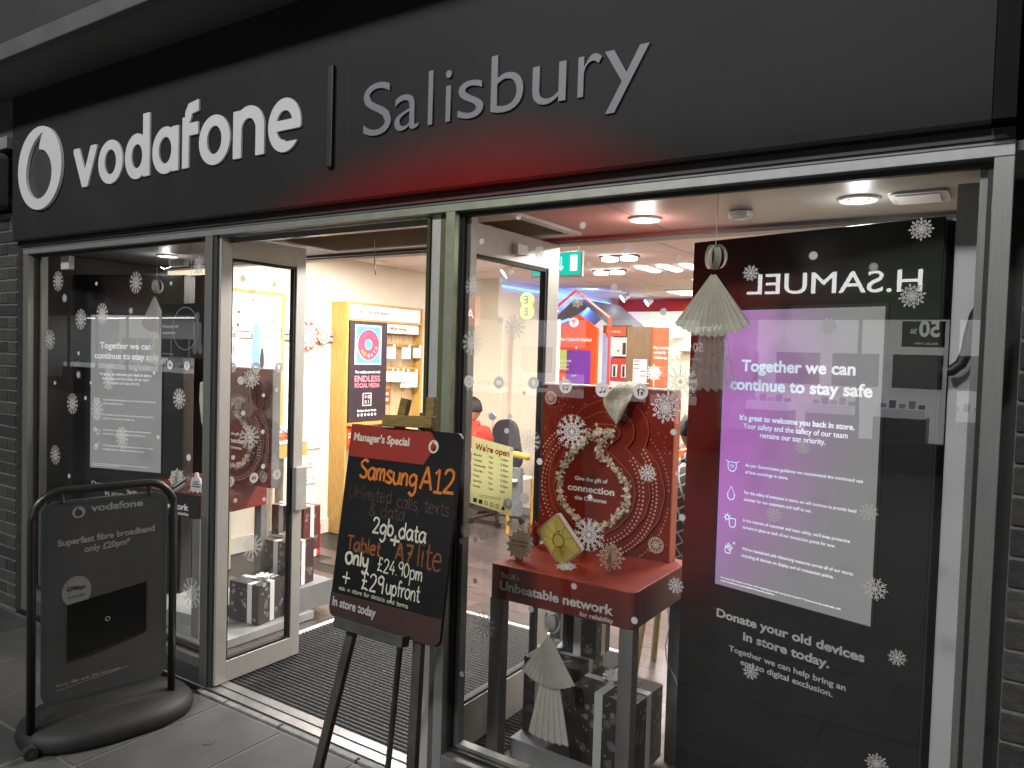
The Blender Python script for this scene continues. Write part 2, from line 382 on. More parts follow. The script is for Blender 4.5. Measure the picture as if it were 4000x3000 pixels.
def speech(X, Y):   # ring counter shape: drop with a hooked tail
    body = circ(X, Y, 0, -.15, .62)
    tail = mxm(circ(X, Y, .45, -.15, 1.07), -circ(X, Y, .85, .35, .85), rbox(X, Y, -.7, .22, -.15, .95))
    return mn(body, tail)
def roundel(X, Y): return mxm(circ(X, Y, 0, 0, 1), -speech((X+.02)*1.05, (Y-.0)*1.05))
def place(me, pl, a, b, r, off=.001, rot=0, ry=None, zs=1):
    m = me.copy(); m.transform(pl.M(a, b, off, rot) @ Matrix.Diagonal((r, ry or r, zs, 1))); return m
ROUNDEL = shape(roundel, -1.05, 1.05, -1.05, 1.05, 200)
SPEECH = shape(speech, -1.05, 1.05, -1.05, 1.15, 160)
STICK = [
('L', 'A', -4.725, 2.011, 0.061, 'in its top left corner'),
('L', 'D', -4.302, 1.985, 0.012, 'high up between two branched flakes'),
('L', 'A', -3.909, 1.98, 0.06, 'just left of the hanging paper angel ring'),
('L', 'D', -3.592, 1.967, 0.011, 'right of the hanging paper angel ring'),
('L', 'C', -4.649, 1.91, 0.028, 'under the top left branched flake'),
('L', 'A', -4.239, 1.817, 0.06, 'over the top left corner of the lit screen'),
('L', 'C', -3.954, 1.83, 0.02, 'beside the left shoulder of the paper angel'),
('L', 'A', -4.465, 1.786, 0.061, 'left of the lit screen near its top'),
('L', 'A', -4.815, 1.665, 0.061, 'at the left frame, second down its edge'),
('L', 'D', -4.486, 1.591, 0.013, 'left of the words on the lit screen'),
('L', 'C', -4.486, 1.468, 0.023, 'in the dark left of the screen, halfway down'),
('L', 'D', -4.754, 1.409, 0.012, 'near the left frame halfway down'),
('L', 'D', -4.351, 1.427, 0.011, 'at the left edge of the lit screen'),
('L', 'A', -4.168, 1.457, 0.062, 'over the start of the welcome paragraph'),
('L', 'D', -3.897, 1.516, 0.011, 'above the welcome paragraph'),
('L', 'D', -3.732, 1.506, 0.012, 'at the end of the welcome paragraph'),
('L', 'I', -3.591, 1.552, 0.024, 'below the small dark poster, left one'),
('L', 'I', -3.447, 1.553, 0.024, 'below the small dark poster, right one'),
('L', 'D', -4.407, 1.338, 0.013, 'level with the mask icon, left of the screen'),
('L', 'A', -4.55, 1.297, 0.062, 'left of the screen at mask icon height'),
('L', 'A', -3.508, 1.383, 0.054, 'right of the lit screen under the round icons'),
('L', 'B', -3.361, 2.045, 0.05, 'in its top right corner by the door post'),
('L', 'A', -4.743, 0.979, 0.06, 'lowest at the left frame'),
('L', 'A', -4.284, 1.281, 0.065, 'over the droplet icon of the screen'),
('L', 'A', -4.027, 1.141, 0.063, 'over the lowest lines of the screen'),
('L', 'D', -3.686, 1.174, 0.013, 'on the right edge of the screen near its foot'),
('L', 'D', -4.581, 0.871, 0.015, 'above the pavement sign, low on the left'),
('L', 'R', -3.422, 1.094, 0.019, 'above the small ornaments on the display table'),
('L', 'A', -3.381, 0.416, 0.079, 'low down near the door post'),
('DL', 'C', 0.156, 1.989, 0.022, 'topmost of all'),
('DL', 'C', 0.343, 1.977, 0.028, 'in the upper right corner'),
('DL', 'A', 0.217, 1.888, 0.056, 'over the phone poster heading'),
('DL', 'A', 0.345, 1.792, 0.057, 'at the right edge of the phone poster'),
('DL', 'C', 0.096, 1.646, 0.029, 'at the left edge beside the phone picture'),
('DL', 'C', 0.35, 1.627, 0.029, 'on the wooden poster rim'),
('DL', 'B', 0.216, 1.501, 0.057, 'over the top edge of the red board'),
('DL', 'R', 0.154, 1.49, 0.023, 'left of the star shaped flake'),
('DL', 'D', 0.131, 1.763, 0.011, 'on the corner of the phone picture'),
('DL', 'D', 0.372, 1.439, 0.013, 'low on the wooden poster rim'),
('DL', 'D', 0.291, 1.413, 0.011, 'at the right edge of the red board'),
('DL', 'I', 0.101, 1.554, 0.025, 'left of the upper row'),
('DL', 'I', 0.243, 1.554, 0.026, 'middle of the upper row'),
('DL', 'I', 0.385, 1.556, 0.027, 'right of the upper row'),
('DL', 'A', 0.21, 1.206, 0.061, 'in the middle of the red board'),
('DL', 'D', 0.17, 1.328, 0.014, 'high on the red board'),
('DL', 'D', 0.29, 1.227, 0.013, 'right of the big flake on the red board'),
('DL', 'D', 0.116, 1.113, 0.013, 'under the big flake on the red board'),
('DL', 'D', 0.296, 1.05, 0.014, 'at the lower right edge of the red board'),
('DL', 'I', 0.1, 0.996, 0.026, 'left of the lower row'),
('DL', 'I', 0.241, 0.998, 0.026, 'middle of the lower row'),
('DL', 'I', 0.384, 0.999, 0.027, 'right of the lower row'),
('DL', 'D', 0.133, 0.899, 0.012, 'left on the red table apron'),
('DL', 'D', 0.306, 0.88, 0.012, 'right on the red table apron'),
('DL', 'D', 0.343, 0.792, 0.013, 'under the red table apron'),
('DL', 'A', 0.238, 0.648, 0.063, 'over the upper wrapped gift'),
('DL', 'D', 0.317, 0.435, 0.013, 'right of the lower wrapped gift'),
('R', 'R', -1.493, 2.145, 0.012, 'over the pale rim of the air vent'),
('R', 'R', -1.233, 2.097, 0.013, 'on the red soffit left of the downlight'),
('R', 'R', -1.652, 2.067, 0.012, 'over the top rail of the open door'),
('R', 'B', -1.061, 2.003, 0.022, 'beside the smoke detector'),
('R', 'C', -0.889, 1.972, 0.012, 'near the slatted ceiling lights'),
('R', 'C', -1.207, 1.963, 0.013, 'left of the twin spotlights'),
('R', 'C', -1.109, 1.888, 0.013, 'on the ceiling below the twin spotlights'),
('R', 'R', -1.559, 1.923, 0.012, 'under the lone ceiling lamp'),
('R', 'B', -1.245, 1.845, 0.028, 'over the top of the orange house'),
('R', 'R', -0.933, 1.804, 0.013, 'on the cream wall left of the paper angel'),
('R', 'A', -1.682, 1.903, 0.04, 'at the left edge near its top'),
('R', 'A', -1.495, 1.753, 0.045, 'left of the green round reflection'),
('R', 'C', -1.402, 2.016, 0.024, 'in the corner of the open door rail'),
('R', 'C', -1.559, 1.777, 0.019, 'between two branched flakes'),
('R', 'A', -1.681, 1.694, 0.048, 'at the left edge, second from its top'),
('R', 'I', -1.279, 1.552, 0.025, 'showing an alarm clock'),
('R', 'I', -1.139, 1.547, 0.025, 'showing two music notes'),
('R', 'I', -1.001, 1.548, 0.026, 'showing a small house'),
('R', 'I', -1.692, 1.55, 0.023, 'faint, left of the row over the person'),
('R', 'I', -1.557, 1.552, 0.022, 'faint, middle of the row over the person'),
('R', 'I', -1.409, 1.557, 0.022, 'faint, right of the row over the person'),
('R', 'D', -1.447, 1.519, 0.008, 'right of the seated person, high'),
('R', 'A', -0.868, 1.585, 0.057, 'between the cream wall and the dark totem'),
('R', 'A', -1.249, 1.397, 0.061, 'on the upper left of the red board'),
('R', 'B', -0.914, 1.501, 0.054, 'at the top right corner of the red board'),
('R', 'D', -0.885, 1.425, 0.011, 'at the right edge of the red board'),
('R', 'D', -1.374, 1.282, 0.013, 'left of the red board'),
('R', 'C', -0.967, 1.286, 0.031, 'on the rings right of the board text'),
('R', 'R', -1.171, 1.182, 0.01, 'under the board text'),
('R', 'A', -1.171, 1.054, 0.058, 'beside the gold chip card'),
('R', 'A', -1.416, 1.35, 0.043, 'left of the red board, tall and narrow'),
('R', 'D', -1.494, 1.311, 0.009, 'on the dark chair back, lower'),
('R', 'D', -1.517, 1.379, 0.011, 'on the dark chair back, upper'),
('R', 'D', -1.505, 1.432, 0.01, 'above the dark chair'),
('R', 'R', -0.846, 1.159, 0.012, 'over the plaid shirt'),
('R', 'R', -0.867, 1.295, 0.008, 'above the plaid shirt'),
('R', 'C', -1.604, 0.988, 0.029, 'over the wooden floor, largest there'),
('R', 'D', -1.552, 0.997, 0.009, 'right of the flake on the wooden floor'),
('R', 'D', -1.642, 0.962, 0.011, 'left of the flake on the wooden floor'),
('R', 'D', -1.709, 0.946, 0.011, 'at the left edge of the pane over the floor'),
('R', 'D', -1.495, 1.045, 0.011, 'above the starburst card'),
('R', 'D', -1.637, 0.808, 0.011, 'low over the wooden floor'),
('R', 'C', -0.858, 0.94, 0.028, 'on the right side of the red table apron'),
('R', 'R', -1.221, 0.868, 0.012, 'above the table lettering'),
('R', 'R', -1.391, 0.753, 0.013, 'below the table lettering'),
('R', 'R', -0.994, 0.799, 0.013, 'at the lower corner of the table apron'),
('R', 'A', -1.595, 0.649, 0.054, 'over the door mat beside the table leg'),
('R', 'D', -1.641, 0.539, 0.01, 'over the door mat, upper'),
('R', 'D', -1.688, 0.442, 0.012, 'over the door mat, lower'),
('R', 'I', -1.686, 0.99, 0.024, 'below the opening hours, left'),
('R', 'I', -1.67, 1.058, 0.019, 'at the lower edge of the opening hours'),
('R', 'I', -1.502, 1.116, 0.021, 'right of the opening hours'),
('R', 'I', -1.431, 1.144, 0.02, 'beside the yellow chair'),
('R', 'R', -0.488, 1.96, 0.013, 'above the mirrored lit letters'),
('R', 'C', -0.663, 1.917, 0.025, 'at the left end of the mirrored lit letters'),
('R', 'C', -0.33, 1.922, 0.013, 'half over the mirrored lit letters'),
('R', 'B', -0.219, 2.017, 0.032, 'in its top right corner'),
('R', 'B', -0.233, 1.841, 0.035, 'at the right end of the mirrored lit letters'),
('R', 'C', -0.44, 1.761, 0.024, 'at the top of the big lit screen'),
('R', 'C', -0.495, 1.413, 0.022, 'under the welcome paragraph of the big screen'),
('R', 'C', -0.315, 1.249, 0.027, 'on the right edge of the big screen'),
('R', 'C', -0.566, 1.207, 0.025, 'in the middle of the big screen'),
('R', 'C', -0.226, 0.865, 0.024, 'low on the right beside the totem lettering'),
('R', 'C', -0.614, 0.727, 0.025, 'over the lowest totem lettering'),
('R', 'B', -0.264, 0.56, 0.031, 'lowest on the dark totem'),
('R', 'C', -0.289, 1.041, 0.034, 'on the lower right corner of the big screen'),
]
# ================================================= ground, pavement
G = MB().add([(-60, -60, -.03), (60, -60, -.03), (60, 60, -.03), (-60, 60, -.03)], [(0, 1, 2, 3)]).build('ground', JOINT); G['kind'] = 'structure'
pav = thing('pavement', 'grey stone slab pavement in front of the shop', 'pavement'); pav['kind'] = 'structure'
BX('mortar_bed', JOINT, pav, -9.5, 3.5, -3.2, -.055, -.029, -.004)
sw, sd = .43, .66
slab_me = {}
for j in range(5):
    for i in range(30):
        x = -9.44+i*sw+(.0 if j % 2 == 0 else .2); y1 = -.06-j*sd if j else -.06
        y0 = -.06-(j+1)*sd
        k = (i*7+j*3) % 3
        key = (k,)
        if key not in slab_me:
            b = MB().box(.007, sw-.007, .006, sd-.006, -.02, 0)
            o = b.build('paving_slab', SLABM[k], pav, bevel=.003); slab_me[key] = o; o.location = (x, y0, random.uniform(-.0012, .0012))
        else:
            o = slab_me[key].copy(); COL.objects.link(o); o.location = (x, y0, random.uniform(-.0012, .0012))
        o.rotation_euler = (random.uniform(-.001, .001), random.uniform(-.001, .001), 0)
gum = MB().disc((-2.735, -.30, .001), .028, .001, 24).build('drain_cap', mat('stain_dark', (.055, .055, .055), .6), pav)

# ================================================= brick walls
def brick_wall(x0, x1, z1, label, side, yf=-.03):
    t = thing('brick_wall', label, 'wall', (x0, yf, 0))
    BX('mortar', MORTAR, t, x0, x1, yf+.006, yf+.2, -.02, z1)
    bl, bh, g = .215, .065, .010; n = 0; protos = {}
    row = 0; z = .004
    while z+bh < z1:
        off = (0 if row % 2 == 0 else .1125)
        if side == 'L': xs = [x1-off-(k+1)*(bl+g)+g for k in range(-1, int((x1-x0)/(bl+g))+1)]
        else: xs = [x0-off+k*(bl+g) for k in range(int((x1-x0)/(bl+g))+2)]
        for xa in xs:
            a = max(xa, x0+.001); b = min(xa+bl, x1-.001)
            if b-a < .03: continue
            key = (round(b-a, 3), random.randrange(3))
            if key not in protos:
                o = MB().box(0, b-a, 0, .1, 0, bh).build('brick', BRICKM[key[1]], t, bevel=.004)
                # mesh was shifted by the parent inverse: undo by location
                protos[key] = o
            else: o = protos[key].copy(); COL.objects.link(o)
            dy = random.uniform(-.003, .002)
            o.location = (a, yf+dy, z)
            n += 1
        z += .075; row += 1
    return t
# brick meshes are built at the world origin, so cancel the parent's offset once
_b = brick_wall
brick_wall(-5.80, -5.065, 2.43, 'dark brick wall left of the shopfront beside the pavement sign', 'L')
brick_wall(.012, .50, 3.3, 'dark brick pier at the right end of the shopfront', 'R', yf=-.05)
BX('party_wall', DARK, None, -9, -5.80, -.03, .3, 0, 2.9)['kind'] = 'structure'
BX('right_wall_beyond', DARK, None, .50, 3, -.05, .3, 0, 3.4)['kind'] = 'structure'
pipe = MB().tube([(.155, -.10, 0), (.155, -.10, 3.3)], .035, 14).build('downpipe', mat('downpipe_paint', (.09, .09, .09), .4), None, smooth=True)
tag(pipe, 'grey vertical downpipe on the brick pier at the far right edge', 'pipe')

# upper building and canopy
up_ = thing('upper_wall', 'grey panelled wall and white soffit above the shop sign', 'wall', (-2.5, -.4, 3.1))
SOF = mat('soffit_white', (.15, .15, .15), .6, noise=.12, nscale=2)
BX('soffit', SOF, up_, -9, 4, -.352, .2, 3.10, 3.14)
BX('cornice', mat('cornice_paint', (.08, .08, .08), .6, noise=.15), up_, -9, 4, -.40, -.352, 3.085, 3.17, bevel=.006)
for i in range(9):
    x = -8.6+i*1.32
    BX('wall_panel', mat('wall_panel', (.026, .026, .026), .6, noise=.2, nscale=2), up_, x, x+1.308, -.39, -.30, 3.173, 5.5, bevel=.004)
# neighbour on the left: pale band and rounded box sign
nb = thing('neighbour_front', 'pale band and blank grey panel of the shop next door, far left', 'shopfront', (-5.6, -.05, 2.4))
BX('panel', mat('neighbour_panel', (.08, .08, .08), .6, noise=.2), nb, -9, -5.075, -.05, .2, 2.875, 3.098)
BX('band', mat('neighbour_band', (.19, .19, .19), .6), nb, -9, -5.072, -.085, -.03, 2.80, 2.872, bevel=.004)
bs = MB().prism([(x, y) for x, y in [(-6.0, 2.47), (-5.11, 2.44), (-5.085, 2.46), (-5.085, 2.74), (-5.12, 2.775), (-6.0, 2.775)]], 0, .09, PL((0, 0, 0), 0).M(0, 0, .06)).build('box_sign', mat('box_sign_face', (.07, .07, .07), .3), None, bevel=.01)
tag(bs, 'rounded grey box sign on the brick wall at the far left edge', 'sign')

# ================================================= fascia sign
FY = -.06
fs = thing('shop_sign', 'long dark fascia sign with round emblem, large pale name and smaller grey town name', 'sign', (-2.5, FY, 2.25))
xs = [-5.05, -2.262, -.07]
for a, b in zip(xs[:-1], xs[1:]):
    # folded metal tray: the face rolls back at its lower edge
    pr = [(-.015, 2.245), (-.045, 2.247), (-.0525, 2.256), (-.0552, 2.275), (-.0572, 2.30), (-.0587, 2.33), (-.0596, 2.37), (-.06, 2.42), (-.06, 3.098), (.0, 3.098), (.0, 2.245)]
    vs = [(a+.0004, y, z) for y, z in pr]+[(b-.0004, y, z) for y, z in pr]; n = len(pr)
    m_ = MB().add(vs, [tuple(range(n)), tuple(range(2*n-1, n-1, -1))]+[(i, n+i, n+(i+1) % n, (i+1) % n) for i in range(n)])
    o = m_.build('sign_panel', FASC, fs, smooth=True)
    for pl_ in o.data.polygons:
        if abs(pl_.normal.x) > .9 or pl_.normal.y > .5: pl_.use_smooth = False
    es = o.modifiers.new('split', 'EDGE_SPLIT'); es.split_angle = R(25)
BX('sign_end_trim', mat('trim_black', (.004, .004, .004), .6, spec=.1), fs, -.068, -.02, -.075, 0, 2.25, 3.09)
BX('shadow_gap', mat('gap_dark_red', (.10, .006, .004), .5, spot=True), fs, -5.05, -.02, -.012, .03, 2.2175, 2.2445)
F = PL((0, FY, 0), 0)
rd = place(ROUNDEL, F, -4.686, 2.640, .250, off=.004, ry=.235)
o = link('emblem', rd, SIGNW, fs)
so = o.modifiers.new('thick', 'SOLIDIFY'); so.thickness = .016; so.offset = 1
bvl = o.modifiers.new('edge', 'BEVEL'); bvl.width = .003; bvl.segments = 2; bvl.limit_method = 'ANGLE'
link('emblem_backing', place(FL['D'], F, -4.686, 2.640, .262, off=.001, ry=.246), mat('emblem_backing_grey', (.05, .05, .05), .4), fs)  # even dark grey disc, slightly larger than the emblem
# lettering of the logotype, one outline per letter; baseline 2.483..; x-height .215
def lo(X, Y): return mxm(ell(X, Y, .5, .5, .5, .53), -ell(X, Y, .5, .5, .235, .30))
def lv(X, Y): return mxm(mn(seg(X, Y, (.14, .93), (.5, .08), .135), seg(X, Y, (.86, .93), (.5, .08), .135)), Y-1, -Y-.0)
def la(X, Y): return mxm(mn(lo(X, Y), rbox(X, Y, .74, 1.0, 0, 1.0, .02)), -ell(X, Y, .47, .5, .22, .28))
def ld(X, Y): return mxm(mn(mxm(ell(X, Y, .47, .5, .47, .53), -ell(X, Y, .49, .5, .22, .28)), rbox(X, Y, .73, 1.0, 0, 1.45, .02)), -ell(X, Y, .49, .5, .22, .28))
def lf(X, Y):
    hook = mxm(np.abs(ell(X, Y, .62, 1.05, .46, .30))-.115, -(Y-1.05), X-.86)
    return mn(rbox(X, Y, .05, .40, 0, 1.12, .02), mxm(seg(X, Y, (.42, 1.28), (.86, 1.32), .125), X-.9), circ(X, Y, .36, 1.16, .17), rbox(X, Y, .05, .88, .70, .97, .01))
def ln(X, Y): return mn(rbox(X, Y, 0, .27, 0, .98, .02), rbox(X, Y, .73, 1.0, 0, .60, .02), mxm(ell(X, Y, .5, .58, .5, .46), -ell(X, Y, .5, .52, .235, .27), -(Y-.5)))
def le(X, Y): return mn(mxm(ell(X, Y, .5, .5, .5, .53), -ell(X, Y, .5, .5, .25, .29), -rbox(X, Y, .52, 1.2, .17, .42)), rbox(X, Y, .15, .97, .40, .60, .01))
for ch, fn, x0, x1, zb in (('v', lv, -4.325, -4.088, 2.489), ('o', lo, -4.072, -3.840, 2.487), ('d', ld, -3.818, -3.600, 2.487), ('a', la, -3.576, -3.360, 2.487), ('f', lf, -3.338, -3.190, 2.489),
                           ('o', lo, -3.200, -2.972, 2.487), ('n', ln, -2.950, -2.738, 2.489), ('e', le, -2.712, -2.506, 2.487)):
    me = shape(fn, -.15, 1.15, -.2, 1.6, 110)
    me.transform(F.M(x0, zb, .002) @ Matrix.Diagonal((x1-x0, .213, 1, 1)))
    o = link('letter', me, SIGNW, fs); so = o.modifiers.new('thick', 'SOLIDIFY'); so.thickness = .009; so.offset = 1
F.rect('divider_bar', BLACK, fs, -2.348, -2.316, 2.385, 2.79, .018, 0, bevel=.004)
for ch, x0, x1, zb in (('S', -2.153, -2.008, 2.482), ('a', -1.990, -1.872, 2.482), ('l', -1.827, -1.806, 2.482), ('i', -1.747, -1.721, 2.482), ('s', -1.690, -1.578, 2.482), ('b', -1.547, -1.414, 2.482), ('u', -1.378, -1.250, 2.482), ('r', -1.206, -1.122, 2.482), ('y', -1.112, -.962, 2.482)):
    T(fs, ch, F, x0, zb, x1, .212, SIGNG, bold=-.006, ext=.004, off=.0, name='letter')

# ================================================= shopfront frame
sf = thing('shopfront_frame', 'pale aluminium shopfront frame with posts, head rail and big window panes', 'shopfront', (-2.5, 0, 0))
BX('head_rail', ALUG, sf, -5.05, -.018, 0, .07, 2.177, 2.217, bevel=.002)
BX('head_trim', mat('head_trim_grey', (.17, .17, .175), .4, .3), sf, -5.05, -.018, -.004, .0, 2.207, 2.2165)
BX('post', ALU, sf, -5.05, -4.985, 0, .055, 0, 2.1765, bevel=.002)
BX('post', ALU, sf, -3.245, -3.19, 0, .075, 0, 2.1765, bevel=.002)
BX('post', ALUG, sf, -1.785, -1.742, 0, .075, 0, 2.1765, bevel=.002)
BX('post', ALU, sf, -.062, -.018, 0, .055, 0, 2.1765, bevel=.002)
BX('jamb', mat('jamb_dark', (.06, .06, .045), .5, .3, spot=True), sf, -3.1895, -3.165, .01, .07, 0, 2.1765)
BX('jamb', mat('jamb_olive', (.11, .11, .045), .5, .3, spot=True), sf, -1.832, -1.7855, .03, .10, 0, 2.1765)
GY = .05
def pane(x0, x1, z0, z1):
    # bottom rail, plinth, gaskets, inner bead, glass
    BX('bottom_rail', ALU, sf, x0, x1, 0, .06, z0-.05, z0-.002, bevel=.002)
    BX('plinth', mat('plinth_grey', (.10, .10, .10), .5, .4), sf, x0, x1, .005, .06, .0, z0-.0515)
    for a, b, c, d in ((x0, x0+.012, z0, z1), (x1-.012, x1, z0, z1), (x0+.012, x1-.012, z0, z0+.012), (x0+.012, x1-.012, z1-.014, z1)):
        BX('gasket', GASKET, sf, a, b, GY-.012, GY+.012, c, d)
    for a, b, c, d in ((x0, x0+.03, z0, z1), (x1-.03, x1, z0, z1), (x0+.03, x1-.03, z0, z0+.025)):
        BX('glazing_bead', ALU, sf, a, b, GY+.0125, GY+.05, c, d)
    MB().add([(x0+.01, GY, z0+.01), (x1-.01, GY, z0+.01), (x1-.01, GY, z1-.01), (x0+.01, GY, z1-.01)], [(0, 1, 2, 3)]).build('glass_pane', GLASS, sf)
pane(-4.985, -3.245, .135, 2.1765)
pane(-1.742, -.062, .135, 2.1765)
BX('transom_track', mat('track', (.2, .2, .19), .35, .7), sf, -3.165, -1.832, .072, .10, 2.15, 2.176)

# threshold
th = thing('threshold_plate', 'ribbed aluminium threshold plate across the open doorway', 'threshold', (-2.45, .03, 0))
BX('plate', mat('threshold_alu', (.30, .30, .30), .35, .7, noise=.15, nscale=12), th, -3.19, -1.76, .0, .052, -.02, .004)
for i in range(6): BX('rib', mat('threshold_rib', (.42, .42, .42), .3, .7, noise=.1), th, -3.17, -1.76, .054+i*.008, .0595+i*.008, .0, .010)
BX('rib_bed', DARK, th, -3.17, -1.76, .0525, .10, -.02, .004)
ks = MAT_K = mat('kerb_strip', (.19, .19, .185), .8, noise=.25, nscale=18, bump=.4)
x = -3.2
for L in (.22, .38, .47, .5, .4, .5, .6):
    o = BX('edging_strip', ks, th, x, x+L-.012, -.048, -.018, -.02, .006, bevel=.004); x += L
BX('edging_gap', BLACK, th, -5.05, 0, -.0179, -.0005, -.02, -.002)

# ================================================= doors
def leaf(name, label, x0, x1, y0, y1, zt, st, bot, top, handle_y, face):
    t = thing(name, label, 'door', (x0, y0, 0))
    BX('stile', ALUD, t, x0, x1, y0, y0+st[0], .012, zt, bevel=.002)
    BX('stile', ALUD, t, x0, x1, y1-st[1], y1, .012, zt, bevel=.002)
    BX('rail', ALUD, t, x0, x1, y0+st[0], y1-st[1], zt-top, zt, bevel=.002)
    BX('rail', ALUD, t, x0, x1, y0+st[0], y1-st[1], .012, bot, bevel=.002)
    xm = (x0+x1)/2; a, b, c, d = y0+st[0], y1-st[1], bot, zt-top
    for p in ((a, a+.01, c, d), (b-.014, b, c, d), (a+.01, b-.014, c, c+.012), (a+.01, b-.014, d-.014, d)):
        BX('gasket', GASKET, t, x0+.006, x1-.006, p[0], p[1], p[2], p[3])
    MB().add([(xm, a+.008, c+.008), (xm, b-.008, c+.008), (xm, b-.008, d-.008), (xm, a+.008, d-.008)], [(0, 1, 2, 3)]).build('glass_pane', GLASSD, t)
    return t
dl = leaf('glass_door', 'narrow open glass door leaf beside the left window, grey frame', -3.19, -3.150, .022, .54, 2.185, (.062, .062), .115, .105, 0, 1)
BX('push_pad', mat('pad_grey', (.42, .42, .38), .45), dl, -3.149, -3.118, .470, .545, .80, 1.03, bevel=.004)
dr = leaf('glass_door', 'wide open glass door leaf standing behind the centre post', -1.875, -1.832, .030, .935, 2.185, (.10, .10), .20, .125, 0, 1)
BX('brush_seal', mat('brush_seal_olive', (.05, .045, .015), .9, bump=.5, spot=True), dr, -1.892, -1.8755, .022, .05, .02, 2.17)
BX('sensor', WHITE, dr, -1.831, -1.80, .52, .60, 2.09, 2.135, bevel=.003)
MB().tube([(-1.83, .885, 1.34), (-1.805, .885, 1.34), (-1.80, .885, 1.30), (-1.805, .885, 1.26)], .006, 8).build('catch', CHROME, dr, smooth=True)

# ================================================= mat and lobby
mt_ = thing('door_mat', 'ribbed dark grey entrance mat inside the doorway', 'mat', (-2.6, .9, 0))
MATM = mat('mat_fibre', (.055, .055, .055), .95, noise=.45, nscale=160, bump=1.0, bscale=220)
BX('backing', BLACK, mt_, -3.37, -1.70, .112, 1.62, -.02, .002)
rib = MB(); y = .115
while y < 1.61:
    rib.add([(-3.37, y, .0), (-1.70, y, .0), (-3.37, y+.006, .009), (-1.70, y+.006, .009), (-3.37, y+.013, .009), (-1.70, y+.013, .009), (-3.37, y+.019, .0), (-1.70, y+.019, .0)], [(0, 1, 3, 2), (2, 3, 5, 4), (4, 5, 7, 6)])
    y += .0265
rib.build('ribs', MATM, mt_, kind='stuff')
lint = MB()
for i in range(90):
    x = random.uniform(-3.3, -1.8); y = random.uniform(.13, 1.3); a = random.uniform(0, 3.14); L = random.choice([.004, .006, .014])
    lint.tube([(x, y, .011), (x+L*math.cos(a), y+L*math.sin(a), .012)], .0008, 4)
lint.build('lint', PRINTG, mt_, kind='stuff')
BX('edge_trim', mat('bright_trim', (.75, .75, .75), .3, .2, noise=.04), mt_, -3.405, -3.372, .62, 1.655, -.02, .012, bevel=.002)
BX('edge_trim', MATS['bright_trim'], mt_, -3.371, -1.72, 1.623, 1.655, -.02, .012, bevel=.002)

FLOOR = mat('dark_wood_floor', (.12, .105, .10), .30, noise=.28, nscale=3.5, stretch=(1.2, 9, 9), bump=.03, bscale=30)
fl = thing('shop_floor', 'dark grey wood plank shop floor', 'floor'); fl['kind'] = 'structure'
BX('subfloor', BLACK, fl, -5.2, .6, .112, 7.6, -.029, -.006)
pm = {}
for j in range(47):
    y0 = .112+j*.16
    if y0 > 7.4: break
    x = -5.2+(-(j*.37) % 1.2); i = 0
    while x < .6:
        a, b = max(x, -5.2), min(x+1.2, .6); k = (i+j) % 3
        if b-a > .05 and not (-3.40 < (a+b)/2 < -1.9 and y0 < 1.45 and False):
            key = (round(b-a, 3), k)
            if key in pm: o = pm[key].copy(); COL.objects.link(o)
            else:
                c = [(.072, .060, .055), (.084, .070, .064), (.062, .053, .050)][k]
                o = MB().box(0, b-a-.002, 0, .158, -.006, -.003).build('floor_plank', mat('floor_plank_%d' % k, c, .30, noise=.25, nscale=4, stretch=(1.2, 12, 12), bump=.03, bscale=30), fl); pm[key] = o
            o.location = (a, y0, random.uniform(0, .0006))
        x += 1.2; i += 1

# soffit over the window zone, beam and shop ceiling
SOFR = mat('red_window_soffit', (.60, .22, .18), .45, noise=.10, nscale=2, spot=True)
so_ = thing('window_soffit', 'glossy soffit over the window displays with downlights', 'ceiling'); so_['kind'] = 'structure'
for a, b in ((-5.15, -3.21), (-3.205, -2.42), (-2.415, -1.255), (-1.25, .05)):
    BX('soffit_panel', SOFR if a > -3.2 else mat('grey_window_soffit', (.26, .26, .26), .48, noise=.10, nscale=2), so_, a, b, .075, .90, 2.205, 2.23)
BX('beam', mat('beam_grey', (.30, .29, .28), .5, noise=.1, spot=False), so_, -5.15, .05, .905, .985, 2.185, 2.50)
BX('beam_trim', mat('beam_red_trim', (.42, .05, .04), .4, spot=True), so_, -5.15, .05, .870, .9045, 2.192, 2.2045)
BX('window_side_wall', mat('window_side_dark', (.06, .06, .06), .7), None, -5.12, -5.055, .10, .95, 0, 2.2)['kind'] = 'structure'
BX('window_back_panel', mat('window_back_brown', (.13, .095, .085), .6), None, -5.14, -4.50, .95, .985, 0, 2.14)['kind'] = 'structure'
BX('lobby_side', DARK, None, .052, .15, .08, 1.0, 0, 2.5)['kind'] = 'structure'
def downlight(x, y, label, r=.055):
    t = thing('downlight', label, 'ceiling light', (x, y, 2.2), group='round downlights in the window soffit')
    ring = MB().tube([(x+r*math.cos(a), y+r*math.sin(a), 2.203) for a in [2*math.pi*i/28 for i in range(28)]], .010, 8, close=True)
    ring.build('bezel', WHITE, t, smooth=True)
    ri = MB().tube([(x+.6*r*math.cos(a), y+.6*r*math.sin(a), 2.2) for a in [2*math.pi*i/28 for i in range(28)]], .005, 8, close=True)
    ri.build('inner_ring', CHROME, t, smooth=True)
    MB().disc((x, y, 2.198), r*.55, .004).build('lens', LIT, t)
downlight(-1.23, .55, 'lit round downlight in the red part of the soffit')
downlight(-.45, .50, 'lit round downlight in the grey soffit beside the flat panel')
downlight(-4.36, .51, 'lit round downlight in the left window soffit')
t = thing('access_panel', 'flat pale rounded ceiling panel right of the grey soffit downlight', 'ceiling panel', (-.28, .55, 2.2))
me = shape(lambda X, Y: rbox(X, Y, -.085, .085, -.09, .09, .025), -.1, .1, -.1, .1, 60)
